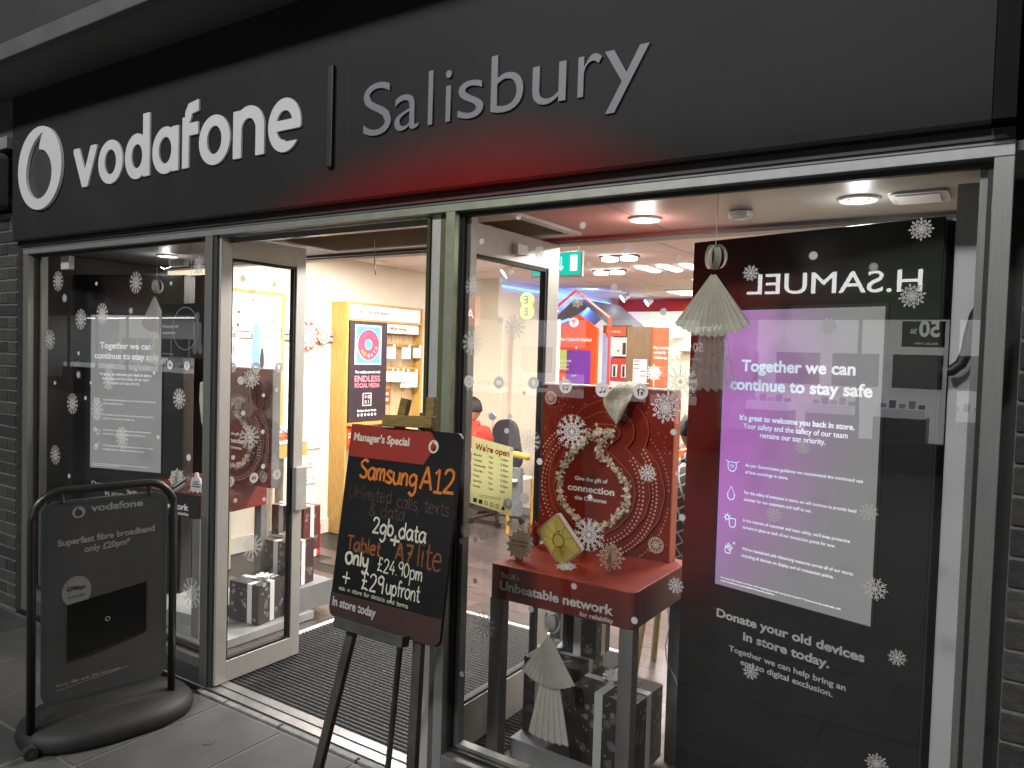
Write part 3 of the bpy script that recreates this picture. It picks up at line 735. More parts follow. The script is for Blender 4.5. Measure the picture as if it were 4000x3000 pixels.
me.transform(Matrix.Translation((-.275, .545, 2.201))); o = link('cover', me, WHITEG, t); q = o.modifiers.new('t', 'SOLIDIFY'); q.thickness = .008; q.offset = 0
BX('cover_inner', WHITE, t, -.34, -.215, .475, .615, 2.193, 2.1955)
t = thing('smoke_alarm', 'white shallow ceiling sensor between the two right downlights', 'smoke alarm', (-.86, .56, 2.2))
MB().disc((-.86, .57, 2.182), .045, .021, 8).build('base', WHITE, t, bevel=.003)
MB().disc((-.86, .57, 2.177), .030, .006, 8).build('cap', WHITEG, t)
# air curtain over the doorway
ac = thing('air_curtain', 'slatted air curtain grille in the ceiling over the doorway', 'vent', (-2.4, .45, 2.2))
FRM = mat('vent_frame', (.62, .60, .58), .45)
for p in ((-3.16, -1.62, .12, .15), (-3.16, -1.62, .72, .75), (-3.16, -3.12, .15, .72), (-1.66, -1.62, .15, .72)): BX('frame', FRM, ac, p[0], p[1], p[2], p[3], 2.192, 2.206)
BX('filter_panel', mat('vent_panel', (.60, .52, .42), .6, noise=.15, nscale=30, stretch=(1, 12, 1)), ac, -3.12, -1.66, .15, .33, 2.197, 2.2045)
BX('duct', mat('vent_duct', (.5, .44, .36), .6), ac, -3.12, -1.66, .33, .72, 2.2045, 2.25)
VS = mat('vent_slat', (.78, .66, .52), .5, noise=.08)
for i in range(22):
    y = .335+i*.0175; MB().add([(-3.12, y, 2.197), (-1.66, y, 2.197), (-1.66, y+.012, 2.204), (-3.12, y+.012, 2.204)], [(0, 1, 2, 3)]).build('slat', VS, ac)
# ================================================= window stickers
PW = PL((0, GY-.003, 0), 0); PD = PL((-3.1645, 0, 0), 90)
KIND = {'A': ('branched snowflake', 'branched snowflake'), 'B': ('star snowflake', 'star snowflake'), 'C': ('small snowflake', 'small snowflake'), 'R': ('tiny rosette', 'rosette'), 'D': ('tiny dot', 'dot'), 'I': ('round icon', 'icon')}
PN = {'L': ('left window', 'left window'), 'R': ('right window', 'right window'), 'DL': ('door leaf', 'left door leaf')}
NI = 0; ICONS = {74: 0, 75: 1, 76: 2}
for (pn, ty, a, b, r, ph) in STICK:
    pl = PD if pn == 'DL' else PW
    if ty == 'I':
        k = 0 if 'alarm' in ph else 1 if 'music' in ph else 2 if 'house' in ph else 3+NI % 3; me = FI[k]; NI += 1
    else: me = FL[ty]
    o = bpy.data.objects.new('icon_sticker' if ty == 'I' else 'snowflake_sticker', me.copy() if False else me); COL.objects.link(o)
    if not me.materials: me.materials.append(STICK_M)
    o.matrix_world = pl.M(a, b, 0, random.uniform(-.25, .25) if ty != 'I' else 0) @ Matrix.Diagonal((r, r, 1, 1))
    tag(o, ' '.join(('%s sticker on the %s %s' % (KIND[ty][0], PN[pn][0], ph)).split()[:16]), 'sticker', '%s stickers on the %s' % (KIND[ty][1], PN[pn][1]))

# ================================================= screens
GREYTXT = mat('screen_text_grey', (.5, .5, .5), .5, emit=.42, ecol=(1, 1, 1))
def screen_mat(name, spot):
    m = mat(name, (.40, .14, .46) if spot else (.17, .17, .17), .25, noise=.04, nscale=2, spot=spot, emit=.62 if spot else .95)
    return m
def totem(name, label, pl, spot):
    o0 = pl.o+pl.u*(-.45)
    t = thing(name, label, 'display stand', (o0.x, o0.y, 0))
    body = mat('totem_red' if spot else 'totem_dark', (.13, .006, .004) if spot else (.030, .030, .031), .22, noise=.05, spot=spot)
    MB().box(-.875, -.03, .0, 2.085, -.10, 0, pl.M()).build('housing', body, t, bevel=.004)
    pl.rect('screen_frame', BLACK, t, -.738, -.172, .848, 1.842, .003, 0)
    pl.rect('screen', screen_mat('screen_purple' if spot else 'screen_grey', spot), t, -.728, -.182, .858, 1.832, .001, .0032)
    tm = mat('screen_text_cyan', (.55, .80, .95), .5, emit=.65, spot=True) if spot else mat('screen_text', (.5, .5, .5), .5, emit=.40, ecol=(1, 1, 1))
    O = .0052
    def L(s, a, b, a1, cap, bold=0): T(t, s, pl, a, b, a1, cap, tm, bold=bold, off=O)
    L('Together we can', -.656, 1.622, -.262, .040, .012); L('continue to stay safe', -.697, 1.557, -.208, .040, .012)
    L("It's great to welcome you back in store.", -.655, 1.452, -.257, .019, .012); L('Your safety and the safety of our team', -.640, 1.424, -.277, .019); L('remains our top priority.', -.575, 1.397, -.347, .019)
    rows = [(1.292, 'As per Government guidance we recommend the continued use', -.224, 'of face coverings in store.', -.467), (1.197, 'For the safety of everyone in store, we will continue to provide hand', -.240, 'sanitiser for our customers and staff to use.', -.383),
            (1.100, "In the interest of customer and team safety, we'll keep protective", -.255, 'screens in place at each of our transaction points for now.', -.300), (1.001, "We've maintained safe distancing measures across all of our stores", -.241, 'including all devices on display and all transaction points.', -.301)]
    for z, s1, e1, s2, e2 in rows: L(s1, -.626, z, e1, .0115); L(s2, -.626, z-.024, e2, .0115)
    L("For more information on how we're keeping you safe during the Covid-19 (Coronavirus) outbreak, visit", -.705, .884, -.274, .0062, .01); L('www.vodafone.co.uk/mobile/coronavirus-advice', -.705, .873, -.499, .0062, .01)
    def mask(X, Y): return mn(np.abs(mxm(ell(X, Y, 0, .1, .62, .75), Y-.55))-.055, seg(X, Y, (-.3, .15), (.3, .15), .04), seg(X, Y, (-.3, -.1), (.3, -.1), .04), seg(X, Y, (-.62, .5), (-.95, .75), .05), seg(X, Y, (.62, .5), (.95, .75), .05))
    def drop(X, Y): return np.abs(mn(circ(X, Y, 0, -.3, .5), mxm(np.abs(X)*1.9+Y-.95, -Y-.1)))-.06
    def shld(X, Y): return mn(np.abs(mxm(rbox(X, Y, -.2, .8, -.1, .5), -1-X*0) if False else mn(rbox(X, Y, -.1, .8, -.3, .4, .1), mxm(circ(X, Y, .35, -.3, .45))))-.06, np.abs(circ(X, Y, -.4, .45, .26))-.06, *[seg(X, Y, (-.4+.3*math.cos(a), .45+.3*math.sin(a)), (-.4+.5*math.cos(a), .45+.5*math.sin(a)), .06) for a in (.6, 1.5, 2.4, 3.3, 4.2)])
    def hand(X, Y): return mn(np.abs(rbox(X, Y, -.55, .25, -.75, .1, .25))-.06, seg(X, Y, (-.3, .45), (.35, -.15), .06), seg(X, Y, (-.1, .6), (.55, 0), .06), seg(X, Y, (-.5, .2), (.2, -.4), .06), seg(X, Y, (.6, .6), (.85, .85), .05), seg(X, Y, (.6, .85), (.85, .6), .05))
    for z, f in ((1.286, mask), (1.190, drop), (1.092, shld), (.998, hand)):
        link('icon_print', place(shape(f, -1.1, 1.1, -1.1, 1.1, 60), pl, -.677, z, .027, off=O), tm, t)
    wm = mat('totem_lettering', (.50, .50, .50), .5)
    O2 = .001
    for s, a, b, a1, cap, bo in (('Donate your old devices', -.718, .742, -.196, .030, .016), ('in store today.', -.610, .688, -.304, .030, .016), ('Together we can help bring an', -.663, .634, -.249, .020, .008), ('end to digital exclusion.', -.616, .600, -.289, .020, .008)):
        T(t, s, pl, a, b, a1, cap, wm, bold=bo, off=O2)
    return t
totem('screen_totem', 'tall dark red totem with purple lit safety notice screen in the right window', PL((-.15, .25, 0), -14.5), True)
pL = PL((-4.56, .45, 0), 17); pL = PL(tuple(pL.o+pL.u*.362), 17)
totem('screen_totem', 'tall dark grey totem with grey lit safety notice screen in the left window', pL, False)
BX('white_column', mat('column_white', (.52, .52, .52), .6, noise=.05), None, -.155, -.098, .30, .36, 0, 2.18); tag(bpy.data.objects['white_column'], 'pale narrow column behind the glass at the right end of the right window', 'column')
ST = BX('window_end_wall', mat('end_wall_dark', (.04, .04, .04), .7), None, -.09, .05, .40, .46, 0, 2.2); ST['kind'] = 'structure'
tb = MB(); c = [(-.062, .25, 1.865), (-.075, .25, 1.84), (-.094, .25, 1.80), (-.104, .25, 1.75), (-.110, .25, 1.70), (-.123, .25, 1.665), (-.145, .25, 1.645), (-.17, .25, 1.64)]
tb.tube(c, .016, 10); fx = tb.build('flexible_duct', BLACK, None, smooth=True); tag(fx, 'black S shaped flexible cable duct in front of the pale column', 'cable duct')

# ================================================= display tables
def rr(x0, x1, y0, y1, r, n=5):
    P = []
    for cx, cy, a0 in ((x1-r, y0+r, -90), (x1-r, y1-r, 0), (x0+r, y1-r, 90), (x0+r, y0+r, 180)):
        P += [(cx+r*math.cos(R(a0+90*i/n)), cy+r*math.sin(R(a0+90*i/n))) for i in range(n+1)]
    return P
LEG = mat('table_leg_grey', (.17, .165, .15), .5, noise=.15)
def make_table():
    t = thing('display_table', 'red topped display table with grey legs and white slogan in the right window', 'table', (-1.38, .22, 0))
    MB().prism(rr(-1.695, -1.07, .22, .765, .03), .695, .83).build('cover', RED, t, bevel=.004)
    for x in (-1.69, -1.13):
        for y in (.225, .705): BX('leg', LEG, t, x, x+.055, y, y+.055, -.003, .6945, bevel=.003)
    BX('shelf', mat('shelf_grey', (.30, .30, .30), .5, noise=.1), t, -1.62, -1.14, .29, .70, .02, .12, bevel=.003)
    f = PL((0, .2195, 0), 0)
    T(t, "The UK's", f, -1.641, .783, -1.553, .021, PRINTW, bold=.008); T(t, 'Unbeatable network', f, -1.642, .735, -1.151, .036, PRINTW, bold=.018); T(t, 'for reliability', f, -1.286, .706, -1.150, .017, PRINTW, bold=.008)
    return t
tblR = make_table()
tblL = copy_tree(tblR); tblL['label'] = 'dark topped display table with slogan in the left window beside the door post'
for ch in tblL.children:
    if ch.name.startswith('cover'): ch.data = ch.data.copy(); ch.data.materials.clear(); ch.data.materials.append(mat('red_card_left', (.16, .020, .013), .4, noise=.08))
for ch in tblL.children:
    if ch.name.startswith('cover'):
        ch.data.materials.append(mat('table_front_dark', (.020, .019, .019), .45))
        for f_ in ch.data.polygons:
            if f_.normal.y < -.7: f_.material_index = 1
tblL.location = (-4.02, .265, 0); tblL.rotation_euler.z = R(9)
for o_ in (tblL, tblR): o_['group'] = 'display tables in the windows'

# board with layered rings
WREATH = [(0.364, 0.511), (0.302, 0.51), (0.254, 0.487), (0.213, 0.449), (0.162, 0.395), (0.126, 0.325), (0.118, 0.256), (0.134, 0.202), (0.167, 0.162), (0.212, 0.124), (0.269, 0.105), (0.329, 0.111), (0.387, 0.149), (0.431, 0.209), (0.443, 0.263), (0.43, 0.315), (0.393, 0.353), (0.348, 0.392), (0.306, 0.409), (0.3, 0.441), (0.324, 0.481)]
TINS = mat('cream_tinsel', (.74, .64, .45), .8, noise=.2, nscale=30)
def make_board(x0, x1, y, z0, z1, label, RED=None):
    t = thing('display_board', label, 'display board', ((x0+x1)/2, y, z0))
    BX('panel', RED, t, x0, x1, y, y+.055, z0, z1)
    BX('edge', mat('pale_card_edge', (.65, .58, .52), .6), t, x0-.001, x1+.001, y-.0005, y+.056, z1, z1+.006)
    BX('edge', mat('orange_card_edge', (.55, .12, .05), .5, spot=True), t, x1+.0012, x1+.006, y, y+.055, z0, z1)
    p = PL((0, y, 0), 0); cx = x0+.262; cz = z0+.262; off = .0
    WP = WREATH
    def wsd(X, Y, off):
        d = np.full(X.shape, 9.); ins = np.zeros(X.shape, bool); N_ = len(WP)
        for i in range(N_):
            (ax, ay), (bx_, by) = WP[i], WP[(i+1) % N_]; d = np.minimum(d, seg(X, Y, (ax, ay), (bx_, by), 0))
            cnd = ((ay > Y) != (by > Y)) & (X < (bx_-ax)*(Y-ay)/(by-ay+1e-12)+ax); ins ^= cnd
        return np.where(ins, -d, d)-off
    Wd, Hd = x1-x0, z1-z0
    for k, (o_, ax, az) in enumerate(((.128, .022, .010), (.080, .012, .006), (.034, .0, .0))):
        f = lambda X, Y, o_=o_, ax=ax, az=az: mxm(wsd(X-ax, Y-az, o_), rbox(X, Y, .010, Wd-.010, .004, Hd-.010))
        me = shape(f, -.02, Wd+.02, -.02, Hd+.02, 130); me.transform(p.M(x0, z0, off)); o = link('ring_plate', me, RED, t)
        s_ = o.modifiers.new('t', 'SOLIDIFY'); s_.thickness = .011; s_.offset = 1; off += .0112
        f2 = lambda X, Y, o_=o_, ax=ax, az=az: mxm(np.abs(wsd(X-ax, Y-az, o_)+.0022)-.0012, rbox(X, Y, .010, Wd-.010, .004, Hd-.010))
        me = shape(f2, -.02, Wd+.02, -.02, Hd+.02, 420); me.transform(p.M(x0, z0, off+.0004)); link('cut_edge', me, mat('cut_edge_pink', (.42, .10, .05), .6, spot=True), t)
    # clip the largest plate below the board by keeping it behind the table ornaments (it ends at the board edge)
    dots = MB(); star = MB()
    for r, n, s, a0, a1, o_ in ((.226, 60, .0035, -100, 42, .0125+.0112), (.243, 64, .0045, -95, 42, .0125+.0112), (.280, 74, .0035, -85, 40, .0125), (.297, 78, .0045, -80, 42, .0125), (.345, 80, .0025, -60, 50, .001), (.226, 60, .003, 95, 245, .0125+.0112), (.243, 64, .004, 90, 240, .0125+.0112), (.276, 70, .003, 88, 215, .0125), (.292, 70, .004, 85, 200, .0125)):
        for i in range(n):
            a = a0+(a1-a0)*i/n
            if (a1-a0)*i/n > 360: continue
            if i % 2: continue
            q = p.M(cx+r*math.cos(R(a)), cz+r*math.sin(R(a)), o_)
            if x0+.01 < q.translation.x < x1-.01 and z0 < q.translation.z < z1-.01:
                dots.prism([(s*math.cos(R(b)), s*math.sin(R(b))) for b in range(0, 360, 45)], 0, .0006, q)
    for i in range(260):
        a = random.uniform(-70, 200); r = random.uniform(.34, .46); q = p.M(cx+r*math.cos(R(a)), cz+r*math.sin(R(a)), .0005); s = random.uniform(.001, .0028)
        if x0+.01 < q.translation.x < x1-.01 and z0 < q.translation.z < z1-.01: dots.prism([(s*math.cos(R(b)), s*math.sin(R(b))) for b in range(0, 360, 60)], 0, .0004, q)
    dots.build('dot_print', mat('dot_print_pink', (.70, .42, .33), .6), t, kind='stuff')
    # tinsel wreath of little flakes
    tn = MB(); base = []
    for i in range(len(WP)):
        A, B = Vector(WP[i]), Vector(WP[(i+1) % len(WP)]); n_ = max(1, int((B-A).length/.004)); base += [((A+(B-A)*j/n_).x+x0, (A+(B-A)*j/n_).y+z0) for j in range(n_)]
    N = 900
    for i in range(N):
        k = i*len(base)//N; bx, bz = base[k]; c = Vector((bx+random.gauss(0, .009), y-.040+random.gauss(0, .005), bz+random.gauss(0, .009)))
        s = random.uniform(.006, .013); mt = Matrix.Translation(c) @ Matrix.Rotation(random.uniform(0, 6), 4, 'Y') @ Matrix.Rotation(random.gauss(0, .6), 4, 'X') @ Matrix.Rotation(random.gauss(0, .6), 4, 'Z')
        pts = []
        for j in range(12):
            rr_ = s if j % 2 == 0 else s*.38; pts.append(mt @ Vector((rr_*math.cos(j*math.pi/6), 0, rr_*math.sin(j*math.pi/6))))
        tn.add(pts, [tuple(range(12))])
    tn.build('tinsel_wreath', TINS, t, kind='stuff')
    T(t, 'Give the gift of', p, cx-.072, cz+.032, cx+.085, .017, PRINTW, bold=.02, off=.035)
    T(t, 'connection', p, cx-.105, cz-.015, cx+.118, .029, PRINTW, bold=.03, off=.035)
    T(t, 'this Christmas', p, cx-.070, cz-.052, cx+.083, .017, PRINTW, bold=.02, off=.035)
    for a, b, r in ((x0+.045, z1-.058, .032), (x1-.052, z0+.065, .036)):
        link('flake_print', place(FL['L'], p, a, b, r, off=.0135), mat('flake_print_cream', (.62, .48, .36), .6), t)
    return t
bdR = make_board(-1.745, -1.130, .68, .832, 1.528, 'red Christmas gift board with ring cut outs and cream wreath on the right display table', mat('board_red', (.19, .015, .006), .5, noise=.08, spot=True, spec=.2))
bdL = make_board(-4.17, -3.60, .70, .832, 1.528, 'red gift board half hidden by the left door post and totem', mat('board_red_left', (.15, .022, .014), .5, noise=.08, spec=.25))
# cream felt flap over the board top
cl = MB(); g = []
rows = [[(-1.352, .615, 1.375), (-1.352, .612, 1.376), (-1.351, .61, 1.377), (-1.349, .612, 1.377), (-1.347, .615, 1.378)],
        [(-1.375, .61, 1.41), (-1.362, .59, 1.405), (-1.350, .612, 1.405), (-1.338, .585, 1.408), (-1.322, .61, 1.418)],
        [(-1.404, .61, 1.44), (-1.383, .578, 1.435), (-1.360, .618, 1.435), (-1.338, .58, 1.437), (-1.305, .60, 1.45)],
        [(-1.416, .605, 1.468), (-1.398, .57, 1.485), (-1.368, .63, 1.470), (-1.335, .585, 1.468), (-1.288, .60, 1.485)],
        [(-1.408, .60, 1.490), (-1.385, .566, 1.510), (-1.355, .60, 1.500), (-1.325, .60, 1.500), (-1.276, .61, 1.515)],
        [(-1.392, .60, 1.510), (-1.368, .572, 1.533), (-1.335, .575, 1.535), (-1.305, .59, 1.535), (-1.262, .61, 1.540)],
        [(-1.378, .62, 1.523), (-1.350, .61, 1.552), (-1.320, .605, 1.560), (-1.290, .62, 1.560), (-1.245, .64, 1.555)],
        [(-1.365, .67, 1.530), (-1.340, .68, 1.555), (-1.310, .69, 1.562), (-1.280, .70, 1.560), (-1.235, .70, 1.552)]]
vs = [v for r_ in rows for v in r_]; fs_ = [(i*5+j, i*5+j+1, i*5+j+6, i*5+j+5) for i in range(7) for j in range(4)]
o = MB().add(vs, fs_).build('felt_flap', mat('cream_felt', (.60, .55, .42), .95, noise=.2, nscale=40, bump=.8, bscale=160), None, smooth=True)
s_ = o.modifiers.new('t', 'SOLIDIFY'); s_.thickness = .004; s_ = o.modifiers.new('s', 'SUBSURF'); s_.levels = 2; s_.render_levels = 2
tag(o, 'folded cream felt cloth hung over the top edge of the red gift board', 'cloth')

# ornaments on the right table
t = thing('chip_card', 'large gold phone chip card with white edge leaning before the red board', 'display card', (-1.49, .40, .83))
cu = Vector((.080, 0, -.150)).normalized(); cv = Vector((.118, 0, .131)).normalized(); cc = Vector((-1.484, .40, .918))
pc = PL(cc, u=(.131, -.0, .118) and Vector((.75, 0, .66)), v=Vector((-.66, 0, .75)))
w_, h_ = .066, .090
MB().prism(rr(-w_, w_, -h_, h_, .012), -.022, 0, pc.M()).build('card_body', mat('card_white', (.70, .68, .60), .5), t)
MB().prism(rr(-w_+.004, w_-.004, -h_+.004, h_-.004, .010), 0, .0015, pc.M()).build('gold_face', mat('gold_face', (.78, .66, .16), .4, .1, noise=.12, nscale=8), t)
def chip(X, Y):
    d = mn(*[np.abs(X-x)-.012 for x in (-9,)])
    d = mn(np.abs(circ(X, Y, -.02, -.02, .40))-.014, np.abs(mn(rbox(X, Y, -.93, .93, -1.28, 1.28, .16)))-.018)
    for a in (20, 60, 100, 140, 200, 240, 290, 340):
        d = mn(d, seg(X, Y, (.42*math.cos(R(a)), .42*math.sin(R(a))), (.75*math.cos(R(a)), .9*math.sin(R(a))), .012), seg(X, Y, (.75*math.cos(R(a)), .9*math.sin(R(a))), (1.0*math.cos(R(a*1.0)), 1.25*math.sin(R(a))), .012))
    return mxm(d, rbox(X, Y, -.95, .95, -1.3, 1.3, .16))
me = shape(chip, -1.05, 1.05, -1.4, 1.4, 150); me.transform(pc.M(0, 0, .0022) @ Matrix.Diagonal((.064, .0665, 1, 1))); link('contact_print', me, mat('olive_line', (.07, .055, .015), .6), t)
link('drop_print', place(shape(lambda X, Y: np.abs(speech(X, Y))-.03, -1.1, 1.1, -1.1, 1.1, 90), pc, 0, .006, .040, off=.0024, rot=R(-42)), MATS['olive_line'], t)
t = thing('starburst_card', 'small pale starburst price card standing on the red table', 'display card', (-1.63, .34, .83))
ps = PL((-1.632, .34, .891), u=(1, 0, 0), v=(0, .30, 1))
star = []
for i in range(28): rr_ = .066 if i % 2 == 0 else .050; star.append((rr_*math.cos(2*math.pi*i/28+.1), rr_*math.sin(2*math.pi*i/28+.1)))
MB().prism(star, -.006, 0, ps.M()).build('card', mat('starburst_paper', (.76, .77, .62), .6), t)
MB().box(-.012, .012, -.062, -.03, -.03, -.0065, ps.M()).build('foot', WHITEG, t)
T(t, 'Grab 160GB data', ps, -.040, .006, .040, .0085, PRINTR, bold=.01); T(t, 'for only £20pm', ps, -.038, -.010, .036, .0085, PRINTR, bold=.01)
ps.rect('fine_print', PRINTG, t, -.038, .038, -.033, -.0325, .0005)
def stand_flake(x, y, z, r, label, m, upright=True):
    t = thing('snowflake_ornament', label, 'ornament', (x, y, z), group='cut out snowflake ornaments on the display tables')
    for a in ((8, 98) if upright else (0,)):
        p_ = PL((x, y, z+r if upright else z+.006), a) if upright else PL((x, y, z+.004), u=(1, .2, 0), v=(-.2, 1, .12))
        o = link('flake', place(FL['B'], p_, 0, 0, r, off=0), m, t); s_ = o.modifiers.new('t', 'SOLIDIFY'); s_.thickness = .003; s_.offset = 0
FK = mat('card_flake_cream', (.55, .42, .30), .6); FW = mat('card_flake_white', (.7, .7, .68), .6)
stand_flake(-1.255, .40, .831, .060, 'cream slotted snowflake standing on the red table right of the gold card', FK)
stand_flake(-1.42, .35, .831, .045, 'white snowflake lying flat on the red table under the gold card', FW, False)
stand_flake(-1.72, .60, .831, .050, 'red edged snowflake behind the starburst card', mat('card_flake_red', (.40, .05, .03), .6))
stand_flake(-3.97, .34, .831, .060, 'white slotted snowflake standing on the left display table', FW)
t = thing('angel_ornament', 'white angel ornament with black bands on the left display table', 'ornament', (-3.77, .33, .83))
pa = PL((-3.775, .33, .832), 9)
MB().prism([(-.055, 0), (-.035, .012), (-.02, 0), (-.005, .012), (.015, 0), (.03, .012), (.05, 0), (.045, .035), (.05, .04), (.025, .085), (.012, .09), (.006, .115), (-.008, .115), (-.012, .09), (-.03, .085), (-.045, .045), (-.04, .035)], -.012, 0, pa.M()).build('figure', WHITEG, t)
for k in range(3): pa.rect('band', BLACK, t, -.032+k*.006, .03-k*.006, .034+k*.013, .040+k*.013, .0006)
t = thing('tilted_phone_card', 'black and white card tilted against the snowflake on the left display table', 'display card', (-3.88, .32, .85))
pk = PL((-3.90, .31, .866), u=(.8, 0, .42), v=(-.38, .5, .72))
MB().box(-.08, .08, -.03, .03, -.003, 0, pk.M()).build('card', BLACK, t); 
for k in (-.02, .015): pk.rect('stripe', WHITEG, t, -.075, .07, k, k+.009, .0006)
pk.rect('white_edge', WHITEG, t, -.08, .08, -.034, -.0305, .001)

# ================================================= paper angels
def angel(x, y, z, label, s=1.0, zt=2.19, m=PAPER, body=.41):
    t = thing('paper_angel', label, 'paper angel', (x, y, z-.4*s), group='folded paper angels hung in the windows')
    def fan(name, a0, a1, r0, r1, n, dep, yo, m=m):
        vs = []
        for i in range(n*2+1):
            a = R(-90+a0+(a1-a0)*i/(2*n)); d = dep*(1 if i % 2 else -1); sc = 1.0 if i % 2 else .965
            vs += [(x+r0*math.cos(a), y+yo+d*r0/r1, z+r0*math.sin(a)), (x+r1*sc*math.cos(a), y+yo+d, z+r1*sc*math.sin(a))]
        MB().add(vs, [(2*i, 2*i+1, 2*i+3, 2*i+2) for i in range(n*2)]).build(name, m, t)
    fan('upper_skirt', -36, 37, .012*s, .197*s, 12, .006*s, -.012)
    fan('lower_skirt', -12, 13, .05*s, body*s, 6, .007*s, .006, m if body > .4 else VEL)
    for dx in (-.013, .013):
        k = 1 if dx > 0 else -1; A = R(40*k); ww = .012*s
        pts = [(.026*s*math.cos(q), z+.042*s+.036*s*math.sin(q)) for q in [2*math.pi*i/24 for i in range(24)]]
        vs = [(x+dx*.5*s+e*math.cos(A)-h*ww*math.sin(A), y+e*math.sin(A)+h*ww*math.cos(A), pz) for h in (-1, 1) for e, pz in pts]
        MB().add(vs, [(i, (i+1) % 24, 24+(i+1) % 24, 24+i) for i in range(24)]).build('head_loop', m, t, smooth=True)
    MB().tube([(x, y, z+.075*s), (x+.002, y, zt)], .0009, 5).build('string', WHITEG, t)
    return t
angel(-.797, .12, 1.935, 'large cream folded paper angel hanging left of the purple screen in the right window', 1.06, body=.36, m=mat('cream_paper', (.55, .54, .44), .8, noise=.06, nscale=40, trans=.2))
angel(-1.365, .15, .640, 'grey folded paper angel hanging in front of the wrapped gifts under the red table', 1.0, .695)
angel(-3.90, .16, 1.925, 'grey folded paper angel hanging before the left window screen', 1.05, body=.37, m=mat('grey_paper', (.34, .34, .32), .8, noise=.06, nscale=40, trans=.2))

# ================================================= wrapped gifts
def gift(x0, x1, y0, y1, z0, z1, label, m=GIFT, rz=0, rib=.5, bow=True):
    cx, cy = (x0+x1)/2, (y0+y1)/2
    t = thing('wrapped_gift', label, 'gift', (cx, cy, z0), group='wrapped gift boxes with snowflake paper')
    BX('box', m, t, x0, x1, y0, y1, z0, z1, bevel=.002)
    xr = x0+(x1-x0)*rib; yr = y0+(y1-y0)*.5; w_ = .017; e = .0015
    def band(ax0, ax1, ay0, ay1, az0, az1): BX('ribbon', RIB, t, ax0, ax1, ay0, ay1, az0, az1)
    band(xr-w_, xr+w_, y0-e, y0, z0, z1); band(xr-w_, xr+w_, y0-e, y1+e, z1, z1+e); band(x1, x1+e, yr-w_, yr+w_, z0, z1); band(x0-e, x1+e, yr-w_, yr+w_, z1+e, z1+2*e)
    if bow:
        b = MB()
        for a in range(0, 360, 45):
            L = .055 if a % 90 else .045; ca, sa = math.cos(R(a+12)), math.sin(R(a+12)); pr = []
            for k in range(7):
                q = k/6; d = L*math.sin(q*math.pi)**.8 if k < 6 else 0; d = L*(q*2 if q < .5 else 2-2*q); h = .004+.022*math.sin(q*math.pi)**1.0 if q > .5 else .004+.03*q
                pr.append((d, z1+.003+(.026*math.sin(q*math.pi) if q >= .5 else .008*q)))
            vs = []
            for d, zz in pr: vs += [(xr+ca*d-sa*.011, yr+sa*d+ca*.011, zz), (xr+ca*d+sa*.011, yr+sa*d-ca*.011, zz)]
            b.add(vs, [(2*k, 2*k+1, 2*k+3, 2*k+2) for k in range(6)])
        b.build('bow', RIB, t)
    pr = []; fm = mat('gift_flake_print', (.26, .26, .26), .6)
    bm = bmesh.new()
    for pl_, W0, W1 in ((PL((x0, y0-.0006, z0), 0), x1-x0, 0), (PL((x1+.0006, y0, z0), 90), y1-y0, 0), (PL((x0, y0, z1+.0006), u=(1, 0, 0), v=(0, 1, 0)), x1-x0, 1)):
        H = (y1-y0) if W1 else z1-z0
        n_ = max(4, int(W0*H/.0022))
        for k in range(n_):
            a, c = random.uniform(.02, W0-.02), random.uniform(.02, H-.02); ty, r = random.choice((('R', .009), ('D', .005), ('D', .004), ('L', .016), ('R', .012)))
            me = place(FL[ty], pl_, a, c, r, off=.0003); bm.from_mesh(me); bpy.data.meshes.remove(me)
    me = bpy.data.meshes.new('snowflake_print'); bm.to_mesh(me); bm.free(); link('snowflake_print', me, fm, t, kind='stuff')
    t.rotation_euler.z = R(rz); return t
gift(-1.345, -1.075, .285, .52, .121, .405, 'largest dark wrapped gift at the front right under the red table', rib=.45, rz=-3)
gift(-1.615, -1.375, .37, .62, .121, .430, 'dark wrapped gift behind the grey paper angel', rib=.3, rz=2)
gift(-1.51, -1.355, .50, .63, .433, .68, 'narrow tall wrapped gift stacked on top under the red table', rib=.45, bow=False)
gift(-3.80, -3.575, .58, .80, .055, .285, 'lowest dark wrapped gift seen through the left door glass', rib=.7, rz=8)
gift(-3.86, -3.60, .84, 1.04, .20, .475, 'middle dark wrapped gift seen through the left door glass', m=mat('gift_wrap_brown', (.06, .035, .03), .45), rib=.5, rz=8)
gift(-3.92, -3.66, .98, 1.14, .38, .66, 'upper reddish wrapped gift under the left display table, seen through the door glass', m=mat('gift_wrap_dim_red', (.12, .030, .024), .45), rib=.3, rz=8, bow=False)
gift(-4.78, -4.60, 1.90, 2.02, 0, .25, 'bright red wrapped gift standing on the shop floor by the white wall', m=mat('gift_wrap_bright', (.55, .035, .015), .4), rib=.2, bow=False)
BX('gift_plinth', mat('plinth_white', (.35, .35, .35), .5), None, -4.3, -3.52, .35, .98, 0, .05, bevel=.003); tag(bpy.data.objects['gift_plinth'], 'low grey plinth under the gifts beside the left door leaf', 'plinth')
BX('gift_plinth_back', mat('plinth_grey2', (.2, .2, .2), .5), None, -3.95, -3.55, .82, 1.16, .051, .199); tag(bpy.data.objects['gift_plinth_back'], 'grey step under the upper gifts beside the left door leaf', 'plinth')
bpy.data.objects['gift_plinth_back'].name = 'gift_step'
wr = MB(); pts = [(-1.145, .73, .69), (-1.14, .72, .62), (-1.125, .70, .56), (-1.135, .69, .48), (-1.12, .68, .42), (-1.08, .66, .38), (-1.05, .65, .33)]
wr.tube(pts, .002, 6); o = wr.build('power_lead', mat('lead_grey', (.5, .5, .5), .5), None, smooth=True); tag(o, 'thin pale power lead hanging behind the right leg of the red table', 'cable')

